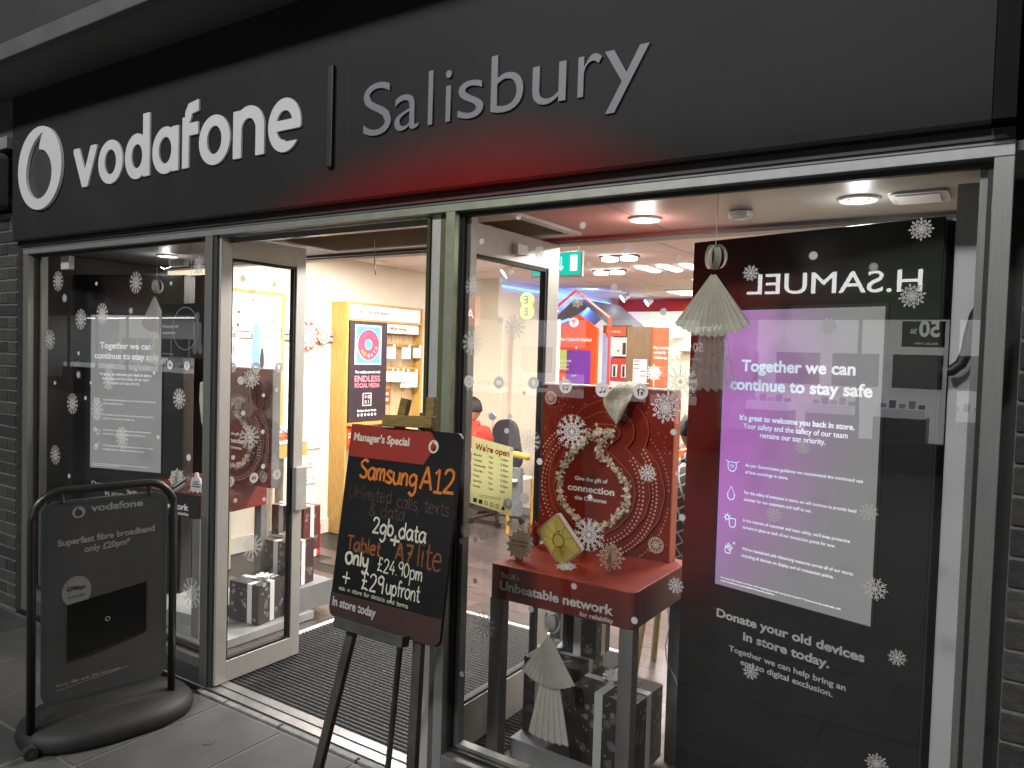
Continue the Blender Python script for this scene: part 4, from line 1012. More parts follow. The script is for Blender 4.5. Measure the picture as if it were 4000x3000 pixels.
# hung prints in the windows
t = thing('hanging_poster', 'small dark portrait photo poster hung beside the left paper angel', 'poster', (-3.6, .10, 1.58))
ph = PL((0, .10, 0), 0)
ph.rect('sheet', mat('poster_black', (.012, .012, .013), .3), t, -3.750, -3.262, 1.588, 1.868, .003)
ph.rect('pale_backing', PRINTG, t, -3.768, -3.7, 1.572, 1.72, .002, -.004)
def sil(X, Y): return mn(ell(X, Y, .0, .55, .17, .22), rbox(X, Y, -.3, .32, -.6, .32, .18), seg(X, Y, (-.1, -.6), (-.15, -1), .17), seg(X, Y, (.15, -.6), (.25, -1), .17))
link('figure_print', place(shape(sil, -1, 1, -1.2, 1, 70), ph, -3.44, 1.74, .11, off=.0035), mat('figure_grey', (.13, .13, .13), .5), t)
link('ring_print', place(shape(lambda X, Y: np.abs(circ(X, Y, 0, 0, .9))-.012, -1, 1, -1, 1, 90), ph, -3.54, 1.74, .12, off=.004), PRINTG, t)
for s, z, a1 in (("Bring your life", 1.745, -3.60), ('experience', 1.712, -3.625), ):
    T(t, s, ph, -3.738, z, a1, .014, PRINTG, bold=.01, off=.0038)
ph.rect('fine_print', PRINTG, t, -3.738, -3.64, 1.606, 1.609, .0004, .0033)
link('emblem_print', place(ROUNDEL, ph, -3.285, 1.605, .013, off=.0038), PRINTG, t)
MB().tube([(-3.5, .10, 1.868), (-3.5, .10, 2.2)], .001, 5).build('string', WHITEG, t)
t = thing('hanging_shield_card', 'pale shield shaped card hung beside the left door post', 'display card', (-3.55, .2, 1.3))
ph = PL((-3.52, .22, 1.37), 0)
MB().prism([(-.075, -.0), (-.055, -.12), (0, -.19), (.06, -.12), (.08, 0), (.07, .09), (0, .11), (-.07, .09)], -.004, 0, ph.M()).build('card', mat('shield_cream', (.55, .57, .50), .6), t)
for k in range(3): ph.rect('print', PRINTG, t, -.045, .05, .02-k*.03, .028-k*.03, .0006)
MB().tube([(-3.52, .22, 1.48), (-3.52, .22, 2.2)], .001, 5).build('string', WHITEG, t)
t = thing('socket_box', 'small pale junction box in the top left corner of the left window', 'box', (-4.8, .05, 2.1))
BX('box', WHITEG, t, -4.775, -4.685, .085, .12, 2.085, 2.165, bevel=.003)
MB().tube([(-4.775, .1, 2.11), (-4.79, .1, 2.12), (-4.795, .1, 2.13)], .003, 6).build('wire', WHITEG, t)

t = thing('sensor_box', 'small white sensor box above the screen totem in the left window', 'box', (-4.2, .5, 2.1)); BX('box', WHITEG, t, -4.30, -4.15, .48, .52, 2.13, 2.172, bevel=.004); MB().tube([(-4.30, .5, 2.13), (-4.36, .49, 2.115), (-4.40, .49, 2.13)], .004, 6).build('wire', WHITEG, t)
# opening hours card
t = thing('opening_hours_sign', 'pale yellow opening hours card hung inside the glass right of the chalkboard', 'sign', (-1.58, .06, 1.06))
po = PL((0, .064, 0), 0); YEL = mat('yellow_card', (.80, .78, .36), .55, noise=.06, trans=.55)
MB().add([po.M(-1.683, 1.093) @ Vector((0, 0, 0)), po.M(-1.497, 1.070) @ Vector((0, 0, 0)), po.M(-1.497, 1.318) @ Vector((0, 0, 0)), po.M(-1.683, 1.345) @ Vector((0, 0, 0))], [(0, 1, 2, 3)]).build('card', YEL, t)
T(t, "We're open", po, -1.668, 1.297, -1.512, .024, PRINTR, bold=.03, rot=R(-5))
days = ['Monday', 'Tuesday', 'Wednesday', 'Thursday', 'Friday', 'Saturday', 'Sunday']
for k, d in enumerate(days):
    z = 1.274-k*.0195
    T(t, d, po, -1.672, z, None, .0085, PRINTK, bold=.01, rot=R(-4)); T(t, '9am' if k < 6 else '11am', po, -1.603, z-.003, None, .0085, PRINTK, bold=.01, rot=R(-4)); T(t, '-', po, -1.560, z-.006, None, .0085, PRINTK, rot=R(-4)); T(t, '5.30pm' if k < 6 else '4pm', po, -1.549, z-.007, None, .0085, PRINTK, bold=.01, rot=R(-4))
po.rect('line_print', PRINTK, t, -1.645, -1.54, 1.127, 1.1285, .0004); po.rect('line_print', PRINTK, t, -1.64, -1.545, 1.121, 1.1225, .0004)
for k in range(6):
    x_ = -1.661+k*.0255; z_ = 1.106-k*.0025
    if k < 2: po.rect('symbol_print', PRINTK, t, x_-.008, x_+.008, z_-.008, z_+.008, .0005)
    elif k < 5: link('symbol_print', place(shape(lambda X, Y: mn(np.abs(circ(X, Y, 0, 0, .8))-.12, seg(X, Y, (-.5, .5), (.5, -.5), .1)), -1, 1, -1, 1, 40), po, x_, z_, .009, off=.0006), PRINTK, t)
    else: MB().prism([(-.009, -.008), (.009, -.008), (0, .009)], 0, .0005, po.M(x_, z_)).build('symbol_print', PRINTK, t)
MB().tube([(-1.59, .064, 1.333), (-1.59, .064, 1.42)], .0008, 5).build('string', BLACK, t)
MB().disc((-1.59, .062, 1.425), .014, .006, axis='Y').build('suction_cup', mat('suction', (.6, .52, .58), .2), t)
# ================================================= chalkboard on easel
GL = {
'S': (1.0, [[(.9, 1.32), (.6, 1.5), (.25, 1.38), (.15, 1.05), (.45, .8), (.8, .55), (.75, .12), (.4, 0), (.05, .2)]]),
'a': (.95, [[(.72, .82), (.45, 1), (.12, .75), (.06, .35), (.3, .02), (.58, .2), (.74, .7)], [(.76, 1), (.75, .5), (.78, .12), (.92, .02)]]),
'm': (1.1, [[(.05, 1), (.08, 0)], [(.08, .55), (.25, .95), (.45, .8), (.48, 0)], [(.48, .55), (.68, .95), (.9, .8), (.93, 0)]]),
's': (.8, [[(.65, .85), (.4, 1), (.12, .78), (.35, .52), (.65, .3), (.5, .02), (.05, .1)]]),
'u': (.9, [[(.05, 1), (.07, .3), (.35, 0), (.65, .3), (.7, 1)], [(.7, 1), (.74, 0)]]),
'n': (.85, [[(.05, 1), (.08, 0)], [(.08, .55), (.32, .97), (.6, .8), (.65, 0)]]),
'g': (.95, [[(.7, .88), (.42, 1), (.1, .7), (.12, .3), (.42, .12), (.7, .45)], [(.76, 1), (.78, .3), (.74, -.35), (.45, -.66), (.1, -.45)]]),
'A': (1.05, [[(0, 0), (.45, 1.5)], [(.45, 1.5), (.9, 0)], [(.18, .5), (.76, .5)]]),
'1': (.75, [[(.1, 1.2), (.4, 1.5)], [(.4, 1.5), (.4, 0)], [(.05, 0), (.75, 0)]]),
'2': (1.0, [[(.08, 1.15), (.22, 1.42), (.5, 1.5), (.76, 1.3), (.74, .92), (.45, .45), (.08, 0)], [(.08, 0), (.88, .03)]]),
'U': (1.0, [[(.05, 1.5), (.05, .4), (.4, 0), (.75, .4), (.78, 1.5)]]),
'l': (.35, [[(.12, 1.55), (.15, .0)]]), 'i': (.35, [[(.13, .95), (.15, 0)], [(.12, 1.28), (.14, 1.34)]]),
't': (.6, [[(.25, 1.5), (.24, .6), (.3, .08), (.5, .02), (.58, .12)], [(.02, 1), (.55, 1)]]),
'e': (.9, [[(.1, .55), (.72, .58)], [(.72, .58), (.62, .92), (.35, 1), (.1, .7), (.1, .3), (.38, .0), (.75, .15)]]),
'd': (.95, [[(.7, .8), (.42, 1), (.1, .7), (.1, .28), (.38, .02), (.68, .3)], [(.76, 1.6), (.74, .0)]]),
'c': (.8, [[(.68, .85), (.42, 1), (.1, .7), (.1, .3), (.4, 0), (.7, .15)]]),
',': (.4, [[(.2, .1), (.08, -.25)]]), 'x': (.85, [[(.05, .98), (.7, .02)], [(.68, 1), (.05, 0)]]),
'&': (1.0, [[(.85, .05), (.2, .95), (.2, 1.3), (.42, 1.45), (.6, 1.2), (.15, .65), (.08, .2), (.35, 0), (.7, .2), (.8, .55)]]),
'b': (.9, [[(.1, 1.6), (.1, 0)], [(.1, .7), (.4, 1), (.72, .7), (.7, .25), (.4, 0), (.1, .2)]]),
'+': (.9, [[(.4, 1.1), (.4, .1)], [(0, .6), (.8, .6)]]), 'T': (1.0, [[(0, 1.5), (.9, 1.5)], [(.45, 1.5), (.45, 0)]]),
'7': (.9, [[(.05, 1.45), (.8, 1.5)], [(.8, 1.5), (.35, 0)], [(.3, .8), (.8, .8)]]), 'O': (1.1, [[(.5, 1.2), (.15, 1.0), (.05, .6), (.2, .15), (.5, 0), (.85, .25), (.92, .65), (.8, 1.05), (.5, 1.2)]]),
'y': (.9, [[(.05, 1), (.1, .4), (.35, .1), (.65, .4)], [(.72, 1), (.7, .1), (.62, -.4), (.35, -.65), (.08, -.45)]]),
'£': (1.0, [[(.75, 1.3), (.55, 1.5), (.32, 1.3), (.32, .5), (.1, 0)], [(.1, 0), (.45, .1), (.85, -.02)], [(.05, .75), (.7, .75)]]),
'4': (1.0, [[(.55, 1.5), (.05, .5)], [(.05, .5), (.85, .5)], [(.62, .95), (.6, 0)]]), '.': (.35, [[(.12, .02), (.14, .08)]]),
'9': (.9, [[(.72, 1.3), (.45, 1.5), (.12, 1.25), (.15, .9), (.45, .75), (.72, 1.0)], [(.75, 1.4), (.7, 0)]]), '0': (.95, [[(.42, 1.5), (.12, 1.2), (.08, .5), (.35, 0), (.7, .3), (.76, 1.0), (.42, 1.5)]]),
'p': (.9, [[(.1, 1), (.1, -.7)], [(.1, .7), (.4, 1), (.72, .7), (.7, .25), (.4, 0), (.1, .2)]]),
'r': (.6, [[(.05, 1), (.08, 0)], [(.08, .55), (.3, .95), (.55, .9)]]), 'f': (.65, [[(.6, 1.4), (.38, 1.55), (.22, 1.2), (.25, 0)], [(.0, .9), (.55, .9)]]),
'o': (.9, [[(.4, 1), (.1, .75), (.08, .3), (.38, 0), (.7, .3), (.7, .75), (.4, 1)]]), 'k': (.8, [[(.08, 1.5), (.08, 0)], [(.62, .9), (.1, .45)], [(.1, .45), (.65, 0)]]),
}
def smooth(P, k=5):
    if len(P) < 3: return [Vector((x, y)) for x, y in P]
    P = [Vector(q) for q in P]; E = [P[0]*2-P[1]]+P+[P[-1]*2-P[-2]]; out = []
    for i in range(1, len(E)-2):
        for j in range(k):
            t = j/k; a, b, c, d = E[i-1], E[i], E[i+1], E[i+2]
            out.append(.5*((2*b)+(-a+c)*t+(2*a-5*b+4*c-d)*t*t+(-a+3*b-3*c+d)*t**3))
    return out+[P[-1]]
def write(parent, s, pl, x0, yb, x1, xh, m, th, slope=0):
    tot = sum(GL[c][0] if c != ' ' else .6 for c in s); sx = (x1-x0)/tot; x = x0; mb = MB()
    for c in s:
        if c == ' ': x += .6*sx; continue
        wd, st = GL[c]; j = random.uniform(-.05, .05)
        for k_, P in enumerate(st):
            q = smooth(P); pts = [pl.M(x+p.x*sx+random.gauss(0, .0003), yb+(p.y+j)*xh+slope*(x-x0), .0008+.0002*k_).translation for p in q]
            mb.tube(pts, [th*random.uniform(.8, 1.1) for _ in pts], 6)
        x += wd*sx
    # flatten the strokes onto the board
    vs = []
    for v in mb.v:
        d = (Vector(v)-pl.o).dot(pl.n); vs.append(tuple(Vector(v)-pl.n*(d-.0008)*.8))
    mb.v = vs
    return mb.build('chalk_writing', m, parent, kind='stuff')
u_ = Vector((.9992, -.0391, .0122)); v_ = Vector((-.0064, .1464, .9892)); ob = (-1.918, -.416, .759)
pb = PL(ob, u=u_, v=v_)
W_, H_ = .50, .645
ez = thing('easel', 'dark wooden easel holding the chalkboard in front of the centre post', 'easel', (-1.68, -.55, 0))
def bar(name, a, b, w, d, m, off=-.03):   # bar in board plane between plane points
    A = pb.M(*a, off).translation; B = pb.M(*b, off).translation; L = (B-A); y = L.normalized(); x = y.cross(pb.n).normalized(); z = x.cross(y)
    mt = Matrix((x, y, z)).transposed().to_4x4(); mt.translation = A
    return MB().box(-w/2, w/2, 0, L.length, -d/2, d/2, mt).build(name, m, ez, bevel=.002)
EL = mat('easel_leg_dark', (.050, .046, .038), .5, noise=.3, nscale=12)
bar('leg', (.128, .10), (-.03, -.80), .034, .022, EL, -.022); bar('leg_top', (.224, .745), (.130, .105), .034, .022, GOLDW, -.022)
bar('leg', (.394, .06), (.462, -.80), .034, .022, EL, -.022); bar('leg_top', (.338, .755), (.3935, .065), .034, .022, GOLDW, -.022)
bar('cross_bar', (.165, .665), (.385, .672), .038, .02, GOLDW, .012)
bar('ledge', (.065, -.018), (.378, -.016), .034, .035, mat('ledge_wood_dark', (.055, .055, .045), .5, noise=.3, nscale=14), .016)
A = pb.M(.28, .70, -.05).translation
MB().tube([A, (-1.98, -.03, .0)], .012, 8).build('back_leg', EL, ez)
cb = thing('chalkboard', 'black chalkboard with orange and white handwritten phone offer and red header', 'sign', (-1.68, -.42, .76))
CHB = mat('chalkboard_black', (.005, .005, .006), .32, noise=.25, nscale=3)
MB().prism(rr(0, W_, -.012, H_, .022), -.012, 0, pb.M()).build('board', CHB, cb, bevel=.002)
MB().prism([(.0015, .5325), (.353, .534), (.403, .606), (.366, H_-.001), (.0015, H_-.001)], 0, .0012, pb.M()).build('header_print', mat('header_red', (.27, .020, .009), .5, noise=.1, spot=True), cb)
MB().prism([(.0, .010), (.022, -.012), (.478, -.012), (.5, .010), (.5, .075), (.0, .066)], 0, .0012, pb.M()).build('footer_print', mat('footer_brown', (.045, .018, .016), .5, noise=.1, spot=True), cb)
T(cb, "Manager's Special", pb, .020, .589, .282, .027, mat('cream_print', (.62, .58, .46), .6), bold=.014, off=.0016)
T(cb, 'In store today', pb, .014, .024, .222, .030, PRINTG, bold=.012, off=.0016)
link('emblem_print', place(ROUNDEL, pb, .388, .595, .021, off=.0016), mat('cream_print'), cb)
CO = mat('chalk_orange', (.60, .17, .02), .9, noise=.25, nscale=60, spot=True); CO2 = mat('chalk_orange_faint', (.20, .065, .02), .9, noise=.35, nscale=50, spot=True)
CD = mat('chalk_brown_faint', (.085, .045, .032), .9, noise=.35, nscale=50, spot=True); CW = mat('chalk_white', (.56, .56, .44), .9, noise=.15, nscale=60)
write(cb, 'Samsung', pb, .068, .464, .338, .040, CO, .0052, -.02); write(cb, 'A12', pb, .350, .455, .496, .048, CO, .0050)
write(cb, 'Unlimited', pb, .032, .392, .236, .030, CD, .0017); write(cb, 'calls, texts', pb, .258, .386, .484, .028, CD, .0020); write(cb, '& data', pb, .137, .345, .302, .028, CD, .0019)
write(cb, '2gb data', pb, .160, .290, .402, .033, CW, .0040); write(cb, '+', pb, .247, .258, .295, .034, CW, .0050)
write(cb, 'Tablet', pb, .050, .219, .212, .030, CO2, .0048); write(cb, 'A7', pb, .278, .220, .355, .036, CO2, .0046); write(cb, 'lite', pb, .370, .215, .480, .052, CO2, .0036)
write(cb, 'Only', pb, .050, .172, .164, .032, CW, .0050); write(cb, '£24.90pm', pb, .203, .172, .404, .029, CW, .0026)
write(cb, '+', pb, .048, .100, .088, .040, CW, .0032); write(cb, '£29', pb, .140, .103, .246, .036, CW, .0034); write(cb, 'upfront', pb, .254, .106, .402, .032, CW, .0028)
write(cb, 'ask in store for details and terms', pb, .036, .080, .358, .0085, CW, .0010)

# ================================================= pavement swing sign
ab = thing('pavement_sign', 'dark swinging pavement sign with tubular frame, broadband offer and rounded black base', 'pavement sign', (-3.19, -.5, 0))
a_ = PL((-3.235, -.775, 0), 78); TB = mat('tube_dark_grey', (.045, .045, .045), .32, .5, noise=.1)
pts = [(.012, .07), (.012, .93)]+[(.012+.11*(1-math.cos(R(k))), .93+.115*math.sin(R(k))) for k in range(15, 91, 15)]+[(.455, 1.045)]+[(.455+.11*math.sin(R(k)), .93+.115*math.cos(R(k))) for k in range(15, 91, 15)]+[(.565, .07)]
MB().tube([a_.M(x_, z_, -.01).translation for x_, z_ in pts], .0165, 14).build('tube_frame', TB, ab, smooth=True)
MB().prism(rr(.045, .535, .165, 1.005, .055, 6), -.016, .004, a_.M()).build('poster_panel', mat('sign_panel_grey', (.072, .072, .073), .25, noise=.12, nscale=3), ab, bevel=.003)
me = shape(lambda X, Y: np.abs(rbox(X, Y, .055, .525, .178, .992, .048))-.004, .03, .56, .15, 1.03, 160); me.transform(a_.M(0, 0, .0052)); link('poster_rim', me, mat('rim_grey', (.045, .075, .075), .35), ab)
for x_ in (.115, .455): MB().tube([a_.M(x_, 1.045, -.01).translation, a_.M(x_, .995, .0).translation], .012, 8).build('hinge', BLACK, ab)
PG = mat('sign_print_grey', (.30, .30, .30), .5)
T(ab, 'vodafone', a_, .221, .950, .428, .030, PG, bold=.028, off=.006); link('emblem_print', place(ROUNDEL, a_, .176, .952, .024, off=.006), PG, ab)
T(ab, 'Superfast fibre broadband', a_, .100, .820, .478, .027, PG, bold=.012, off=.006, rot=R(2)); T(ab, 'only £20pm*', a_, .199, .781, .380, .027, PG, bold=.012, off=.006, rot=R(3))
T(ab, 'Hurry, offer ends 29th November', a_, .098, .238, .346, .013, PG, off=.006, rot=R(3))
MB().add([a_.M(.098, .222, .006).translation, a_.M(.375, .252, .006).translation, a_.M(.375, .2545, .006).translation, a_.M(.098, .2245, .006).translation], [(0, 1, 2, 3)]).build('underline_print', PG, ab)
def blob(X, Y):
    a = np.arctan2(Y, X); return ell(X, Y, 0, 0, .95+.02*np.sin(a*30), .9+.02*np.sin(a*26))
link('splash_print', place(shape(blob, -1.1, 1.1, -1.1, 1.1, 90), a_, .171, .622, .058, off=.0055, ry=.072), mat('splash_grey', (.22, .22, .22), .5), ab)
T(ab, '67Mbps', a_, .135, .628, .203, .018, PRINTK, bold=.02, off=.0065, rot=R(3)); T(ab, 'for 24 months', a_, .138, .598, .200, .009, PRINTK, off=.0065, rot=R(3))
MB().prism([(.137, .345), (.137, .572), (.446, .612), (.446, .395), (.300, .372)], .0052, .0075, a_.M()).build('router_print', mat('router_black', (.008, .008, .008), .15), ab)
MB().prism([(.300, .372), (.446, .395), (.446, .388), (.24, .340), (.137, .33), (.137, .345)], .0052, .0056, a_.M()).build('router_shadow_print', BLACK, ab)
link('logo_print', place(shape(lambda X, Y: np.abs(circ(X, Y, 0, 0, .75))-.18, -1, 1, -1, 1, 40), a_, .290, .482, .011, off=.008), PG, ab)
link('drop_outline', place(shape(lambda X, Y: np.abs(speech(X, Y))-.02, -1.1, 1.1, -1.1, 1.1, 120), a_, .415, .66, .085, off=.0055), mat('outline_grey', (.06, .10, .10), .5), ab)
# base: rounded water filled foot
bm_ = MB(); n = 40; oc = Vector((-3.245, -.44, 0)); ax = a_.u; ay = -a_.n
ring = []
for i in range(n):
    a = 2*math.pi*i/n; ca, sa = math.cos(a), math.sin(a); ex = (abs(ca)**.75)*(1 if ca > 0 else -1)*.345; ey = (abs(sa)**.95)*(1 if sa > 0 else -1)*.235; ring.append((ex, ey))
lv = ((1.0, .0), (1.02, .02), (1.0, .05), (.93, .075), (.60, .10), (.0, .105))
vs = []
for s_, z_ in lv[:-1]: vs += [oc+ax*x_*s_+ay*y_*s_+Vector((0, 0, z_)) for x_, y_ in ring]
vs.append(oc+Vector((0, 0, .105))); fs_ = [tuple(range(n-1, -1, -1))]
for k in range(4): fs_ += [(k*n+i, k*n+(i+1) % n, (k+1)*n+(i+1) % n, (k+1)*n+i) for i in range(n)]
fs_ += [(4*n+i, 4*n+(i+1) % n, 5*n) for i in range(n)]
bm_.add(vs, fs_).build('base', mat('base_black', (.012, .012, .012), .6, noise=.2), ab, smooth=True)
for s_ in (-.28, .0):
    c_ = a_.M(.03+0*s_, .045, .10+.12*(s_+.28)/.28).translation
for c_ in (a_.M(-.005, .024, .06).translation, a_.M(.0, .024, -.08).translation):
    MB().tube([c_-a_.n*.02, c_+a_.n*.02], .026, 20).build('wheel', mat('wheel_rubber', (.02, .02, .02), .6), ab, smooth=False)
    MB().tube([c_-a_.n*.022, c_+a_.n*.022], .008, 12).build('hub', DARK, ab)

# ================================================= shop interior
LX = -5.15
wl = BX('left_wall', CREAM, None, LX-.1, LX, .11, 4.6, -.003, 2.5); wl['kind'] = 'structure'
w2 = BX('left_wall_inner', CREAM, None, -5.25, -4.70, 4.60, 7.6, -.003, 2.5); w2['kind'] = 'structure'
bw_ = BX('back_wall', mat('red_back_wall', (.58, .035, .015), .6, noise=.06, nscale=2), None, -5.25, .6, 7.6, 7.7, -.003, 2.52); bw_['kind'] = 'structure'
rw = BX('right_inner_wall', CREAM, None, .55, .65, .5, 7.6, -.003, 2.52); rw['kind'] = 'structure'
rf = BX('roof_slab', DARK, None, -5.3, .7, .10, 7.7, 2.56, 2.66); rf['kind'] = 'structure'
sk = BX('skirting_board', mat('skirting', (.66, .63, .56), .5), None, LX, LX+.018, 1.0, 4.6, -.002, .13, bevel=.003); sk['kind'] = 'structure'
ce = thing('shop_ceiling', 'white tiled shop ceiling', 'ceiling'); ce['kind'] = 'structure'
BX('grid_backing', mat('ceiling_grid', (.42, .38, .35), .6), ce, -5.2, .6, .99, 7.6, 2.497, 2.52)
CT = mat('ceiling_tile', (.76, .66, .62), .85, noise=.05, nscale=3, bump=.1, bscale=200); pt = None
for i in range(10):
    for j in range(12):
        x, y = -5.14+i*.6, 1.0+j*.6
        if y+.59 > 7.6: continue
        if pt is None: pt = MB().box(0, .588, 0, .588, 2.487, 2.4965).build('ceiling_tile', CT, ce, bevel=.002); o = pt
        else: o = pt.copy(); COL.objects.link(o)
        o.location = (x+.006, y+.006, random.uniform(-.0008, .0008))
# ceiling fittings
def clight(kind, x, y, label, **k):
    t = thing(kind, label, 'ceiling light', (x, y, 2.45), group=k.get('group')); return t
for i, (x, y) in enumerate(((-2.83, 4.05), (-2.62, 4.05), (-2.41, 4.05))):
    t = clight('slat_light', x, y, '%s of the three slim parallel ceiling lights seen above the red board' % ('left', 'middle', 'right')[i], group='slim parallel ceiling lights')
    MB().prism(rr(x-.04, x+.04, y, y+.46, .035), 2.474, 2.485).build('diffuser', LIT, t)
def twin(x, y, label):
    t = clight('twin_spotlight', x, y, label, group='twin gimbal ceiling spotlights')
    BX('tray', mat('tray_dark', (.1, .1, .1), .5), t, x-.16, x+.16, y-.05, y+.05, 2.470, 2.486, bevel=.003)
    for dx in (-.085, .085): MB().disc((x+dx, y, 2.448), .066, .024).build('lamp_head', LIT, t)
twin(-3.22, 4.28, 'twin spotlight left of the slim parallel lights, lower one')
twin(-2.70, 3.40, 'twin spotlight beside the smoke detector, upper one')
def single(x, y, label, ang=0):
    t = clight('spotlight', x, y, label, group='single ceiling spotlights')
    MB().tube([(x, y, 2.486), (x, y, 2.44)], .012, 8).build('stem', WHITE, t); MB().tube([(x, y, 2.445), (x-.06, y-.04, 2.40)], [.03, .055], 18).build('shade', WHITE, t, smooth=True)
    MB().tube([(x-.0605, y-.041, 2.3985), (x-.063, y-.043, 2.396)], .048, 18).build('lens', LIT, t)
single(-4.02, 6.45, 'small white ceiling spotlight above the orange house, left one'); single(-4.00, 7.15, 'small white ceiling spotlight near the red back wall, right one')
single(-3.87, 3.60, 'lone lit ceiling lamp seen through the open door glass')
for x, y, lb in ((-5.0, 2.95, 'nearer'), (-4.98, 3.6, 'farther')):
    t = clight('ceiling_downlight', x, y, '%s white drum light by the left wall above the shelving' % lb, group='white drum lights'); MB().disc((x+.12, y, 2.455), .055, .03, 24).build('drum', WHITE, t, bevel=.003)
for x, y in ((-4.1, 2.1), (-2.5, 2.1), (-.9, 2.1), (-2.45, 5.4), (-3.2, 6.6)):
    t = clight('ceiling_panel', x, y, 'square recessed ceiling light panel', group='square ceiling light panels'); BX('frame', WHITE, t, x-.29, x+.29, y-.29, y+.29, 2.470, 2.486); BX('diffuser', LITP, t, x-.27, x+.27, y-.27, y+.27, 2.464, 2.4695)
t = thing('smoke_detector', 'white ribbed smoke detector hanging from the tiled ceiling', 'smoke detector', (-2.93, 3.05, 2.42)); cxs, cys = -2.93, 3.12
MB().disc((cxs, cys, 2.465), .055, .02).build('base', WHITE, t); MB().disc((cxs, cys, 2.415), .045, .05).build('body', WHITEG, t); MB().disc((cxs, cys, 2.405), .05, .012).build('cap', WHITE, t)
t = thing('exit_sign', 'green emergency exit sign with white arrow hanging from the ceiling', 'sign', (-2.35, 1.6, 2.1)); pe_ = PL((0, 1.62, 0), 0)
pe_.rect('back', WHITE, t, -2.42, -2.078, 2.115, 2.262, .02, -.02, bevel=.002)
pe_.rect('face', mat('exit_green', (.0, .55, .42), .5, emit=.9, ecol=(0, .62, .48)), t, -2.41, -2.09, 2.128, 2.256, .002, .0002)
EW = mat('exit_white', (1, 1, 1), .5, emit=1.1, ecol=(1, 1, 1))
pe_.rect('door_mark', EW, t, -2.155, -2.11, 2.150, 2.24, .001, .0024)
me = shape(lambda X, Y: mn(seg(X, Y, (0, .8), (0, -.8), .07), seg(X, Y, (0, -.85), (-.3, -.45), .07), seg(X, Y, (0, -.85), (.3, -.45), .07)), -1, 1, -1, 1, 60)
link('arrow_mark', place(me, pe_, -2.215, 2.195, .045, off=.0035), EW, t)
def runner(X, Y): return mn(circ(X, Y, .1, .75, .15), seg(X, Y, (.05, .5), (-.1, 0), .14), seg(X, Y, (-.1, 0), (.3, -.4), .1), seg(X, Y, (-.1, 0), (-.5, -.5), .1), seg(X, Y, (.05, .45), (.45, .2), .07), seg(X, Y, (0, .45), (-.4, .3), .07))
link('figure_mark', place(shape(runner, -1, 1, -1, 1, 60), pe_, -2.32, 2.19, .05, off=.0035), EW, t)
for x in (-2.40, -2.1): MB().tube([(x, 1.61, 2.26), (x, 1.61, 2.49)], .003, 6).build('hanger', WHITE, t)
MB().tube([(-2.67, .55, 2.2), (-2.67, .55, 2.12), (-2.665, .55, 2.06), (-2.66, .55, 2.03)], .003, 6).build('ceiling_hook', CHROME, None); tag(bpy.data.objects['ceiling_hook'], 'thin metal hook hanging from the ceiling inside the doorway', 'hook')

# blue LED edge and inclined panel by left inner wall
t = thing('led_strip', 'blue glowing light strip along the ceiling edge by the orange house', 'light strip', (-4.69, 6, 2.4))
BX('tube', mat('led_blue', (.1, .3, 1), .5, emit=6, ecol=(.08, .25, 1)), t, -4.69, -4.675, 4.65, 7.3, 2.40, 2.415)

# shelving unit on left wall
su = thing('shelf_unit', 'oak wall unit with white headers, black poster panel and hooks of accessories', 'shelf unit', (-5.05, 3.1, 0)); q = PL((-4.95, 0, 0), 90)
BX('side_panel', WOOD, su, -5.148, -4.95, 2.602, 2.626, .0, 2.092, bevel=.002)
BX('side_panel', WOOD, su, -5.148, -4.95, 3.625, 3.645, .0, 2.092, bevel=.002)
BX('top_rail', WOOD, su, -5.148, -4.95, 2.626, 3.625, 2.076, 2.092)
BX('back_panel', WOODP, su, -5.148, -5.06, 2.626, 3.625, .0, 2.075)
for k in range(3): BX('board_strip', WOODP, su, -5.059, -5.050, 3.13+k*.165, 3.29+k*.165, 1.0, 1.83)
q.rect('header_sign', WHITE, su, 2.628, 3.60, 1.945, 2.072, .012, -.012); q.rect('header_rail', WOOD, su, 2.628, 3.62, 1.926, 1.943, .02, -.02)
PRD = mat('print_dark_orange', (.32, .06, .02), .6); T(su, 'Time to buy and enjoy', q, 2.69, 1.998, 3.13, .036, PRD, off=.0015, bold=.008)
q.rect('sub_header', WHITE, su, 3.132, 3.60, 1.832, 1.924, .010, -.03); T(su, 'Must haves', q, 3.19, 1.865, 3.42, .030, PRD, off=-.018, bold=.008)
VX = mat('poster_plum', (.035, .022, .032), .4, noise=.05)
q.rect('black_poster', VX, su, 2.640, 3.124, 1.012, 1.924, .006, -.006)
q.rect('poster_frame', WHITE, su, 2.704, 3.044, 1.530, 1.893, .003, .0005); q.rect('poster_sky', mat('poster_blue', (.10, .42, .68), .5, noise=.03), su, 2.722, 3.026, 1.546, 1.877, .001, .0036)
dn = shape(lambda X, Y: mxm(circ(X, Y, 0, 0, .96), -circ(X, Y, 0, .02, .30)), -1, 1, -1, 1, 90)
link('ring_cake_print', place(dn, q, 2.874, 1.712, .148, off=.0050, ry=.150), mat('cake_pink', (.72, .06, .12), .5, noise=.2, nscale=20), su)
link('icing_rim_print', place(shape(lambda X, Y: mn(np.abs(circ(X, Y, 0, 0, .93))-.03, np.abs(circ(X, Y, 0, .02, .33))-.02), -1, 1, -1, 1, 90), q, 2.874, 1.712, .148, off=.0054, ry=.150), mat('icing_light', (.78, .28, .35), .5), su)
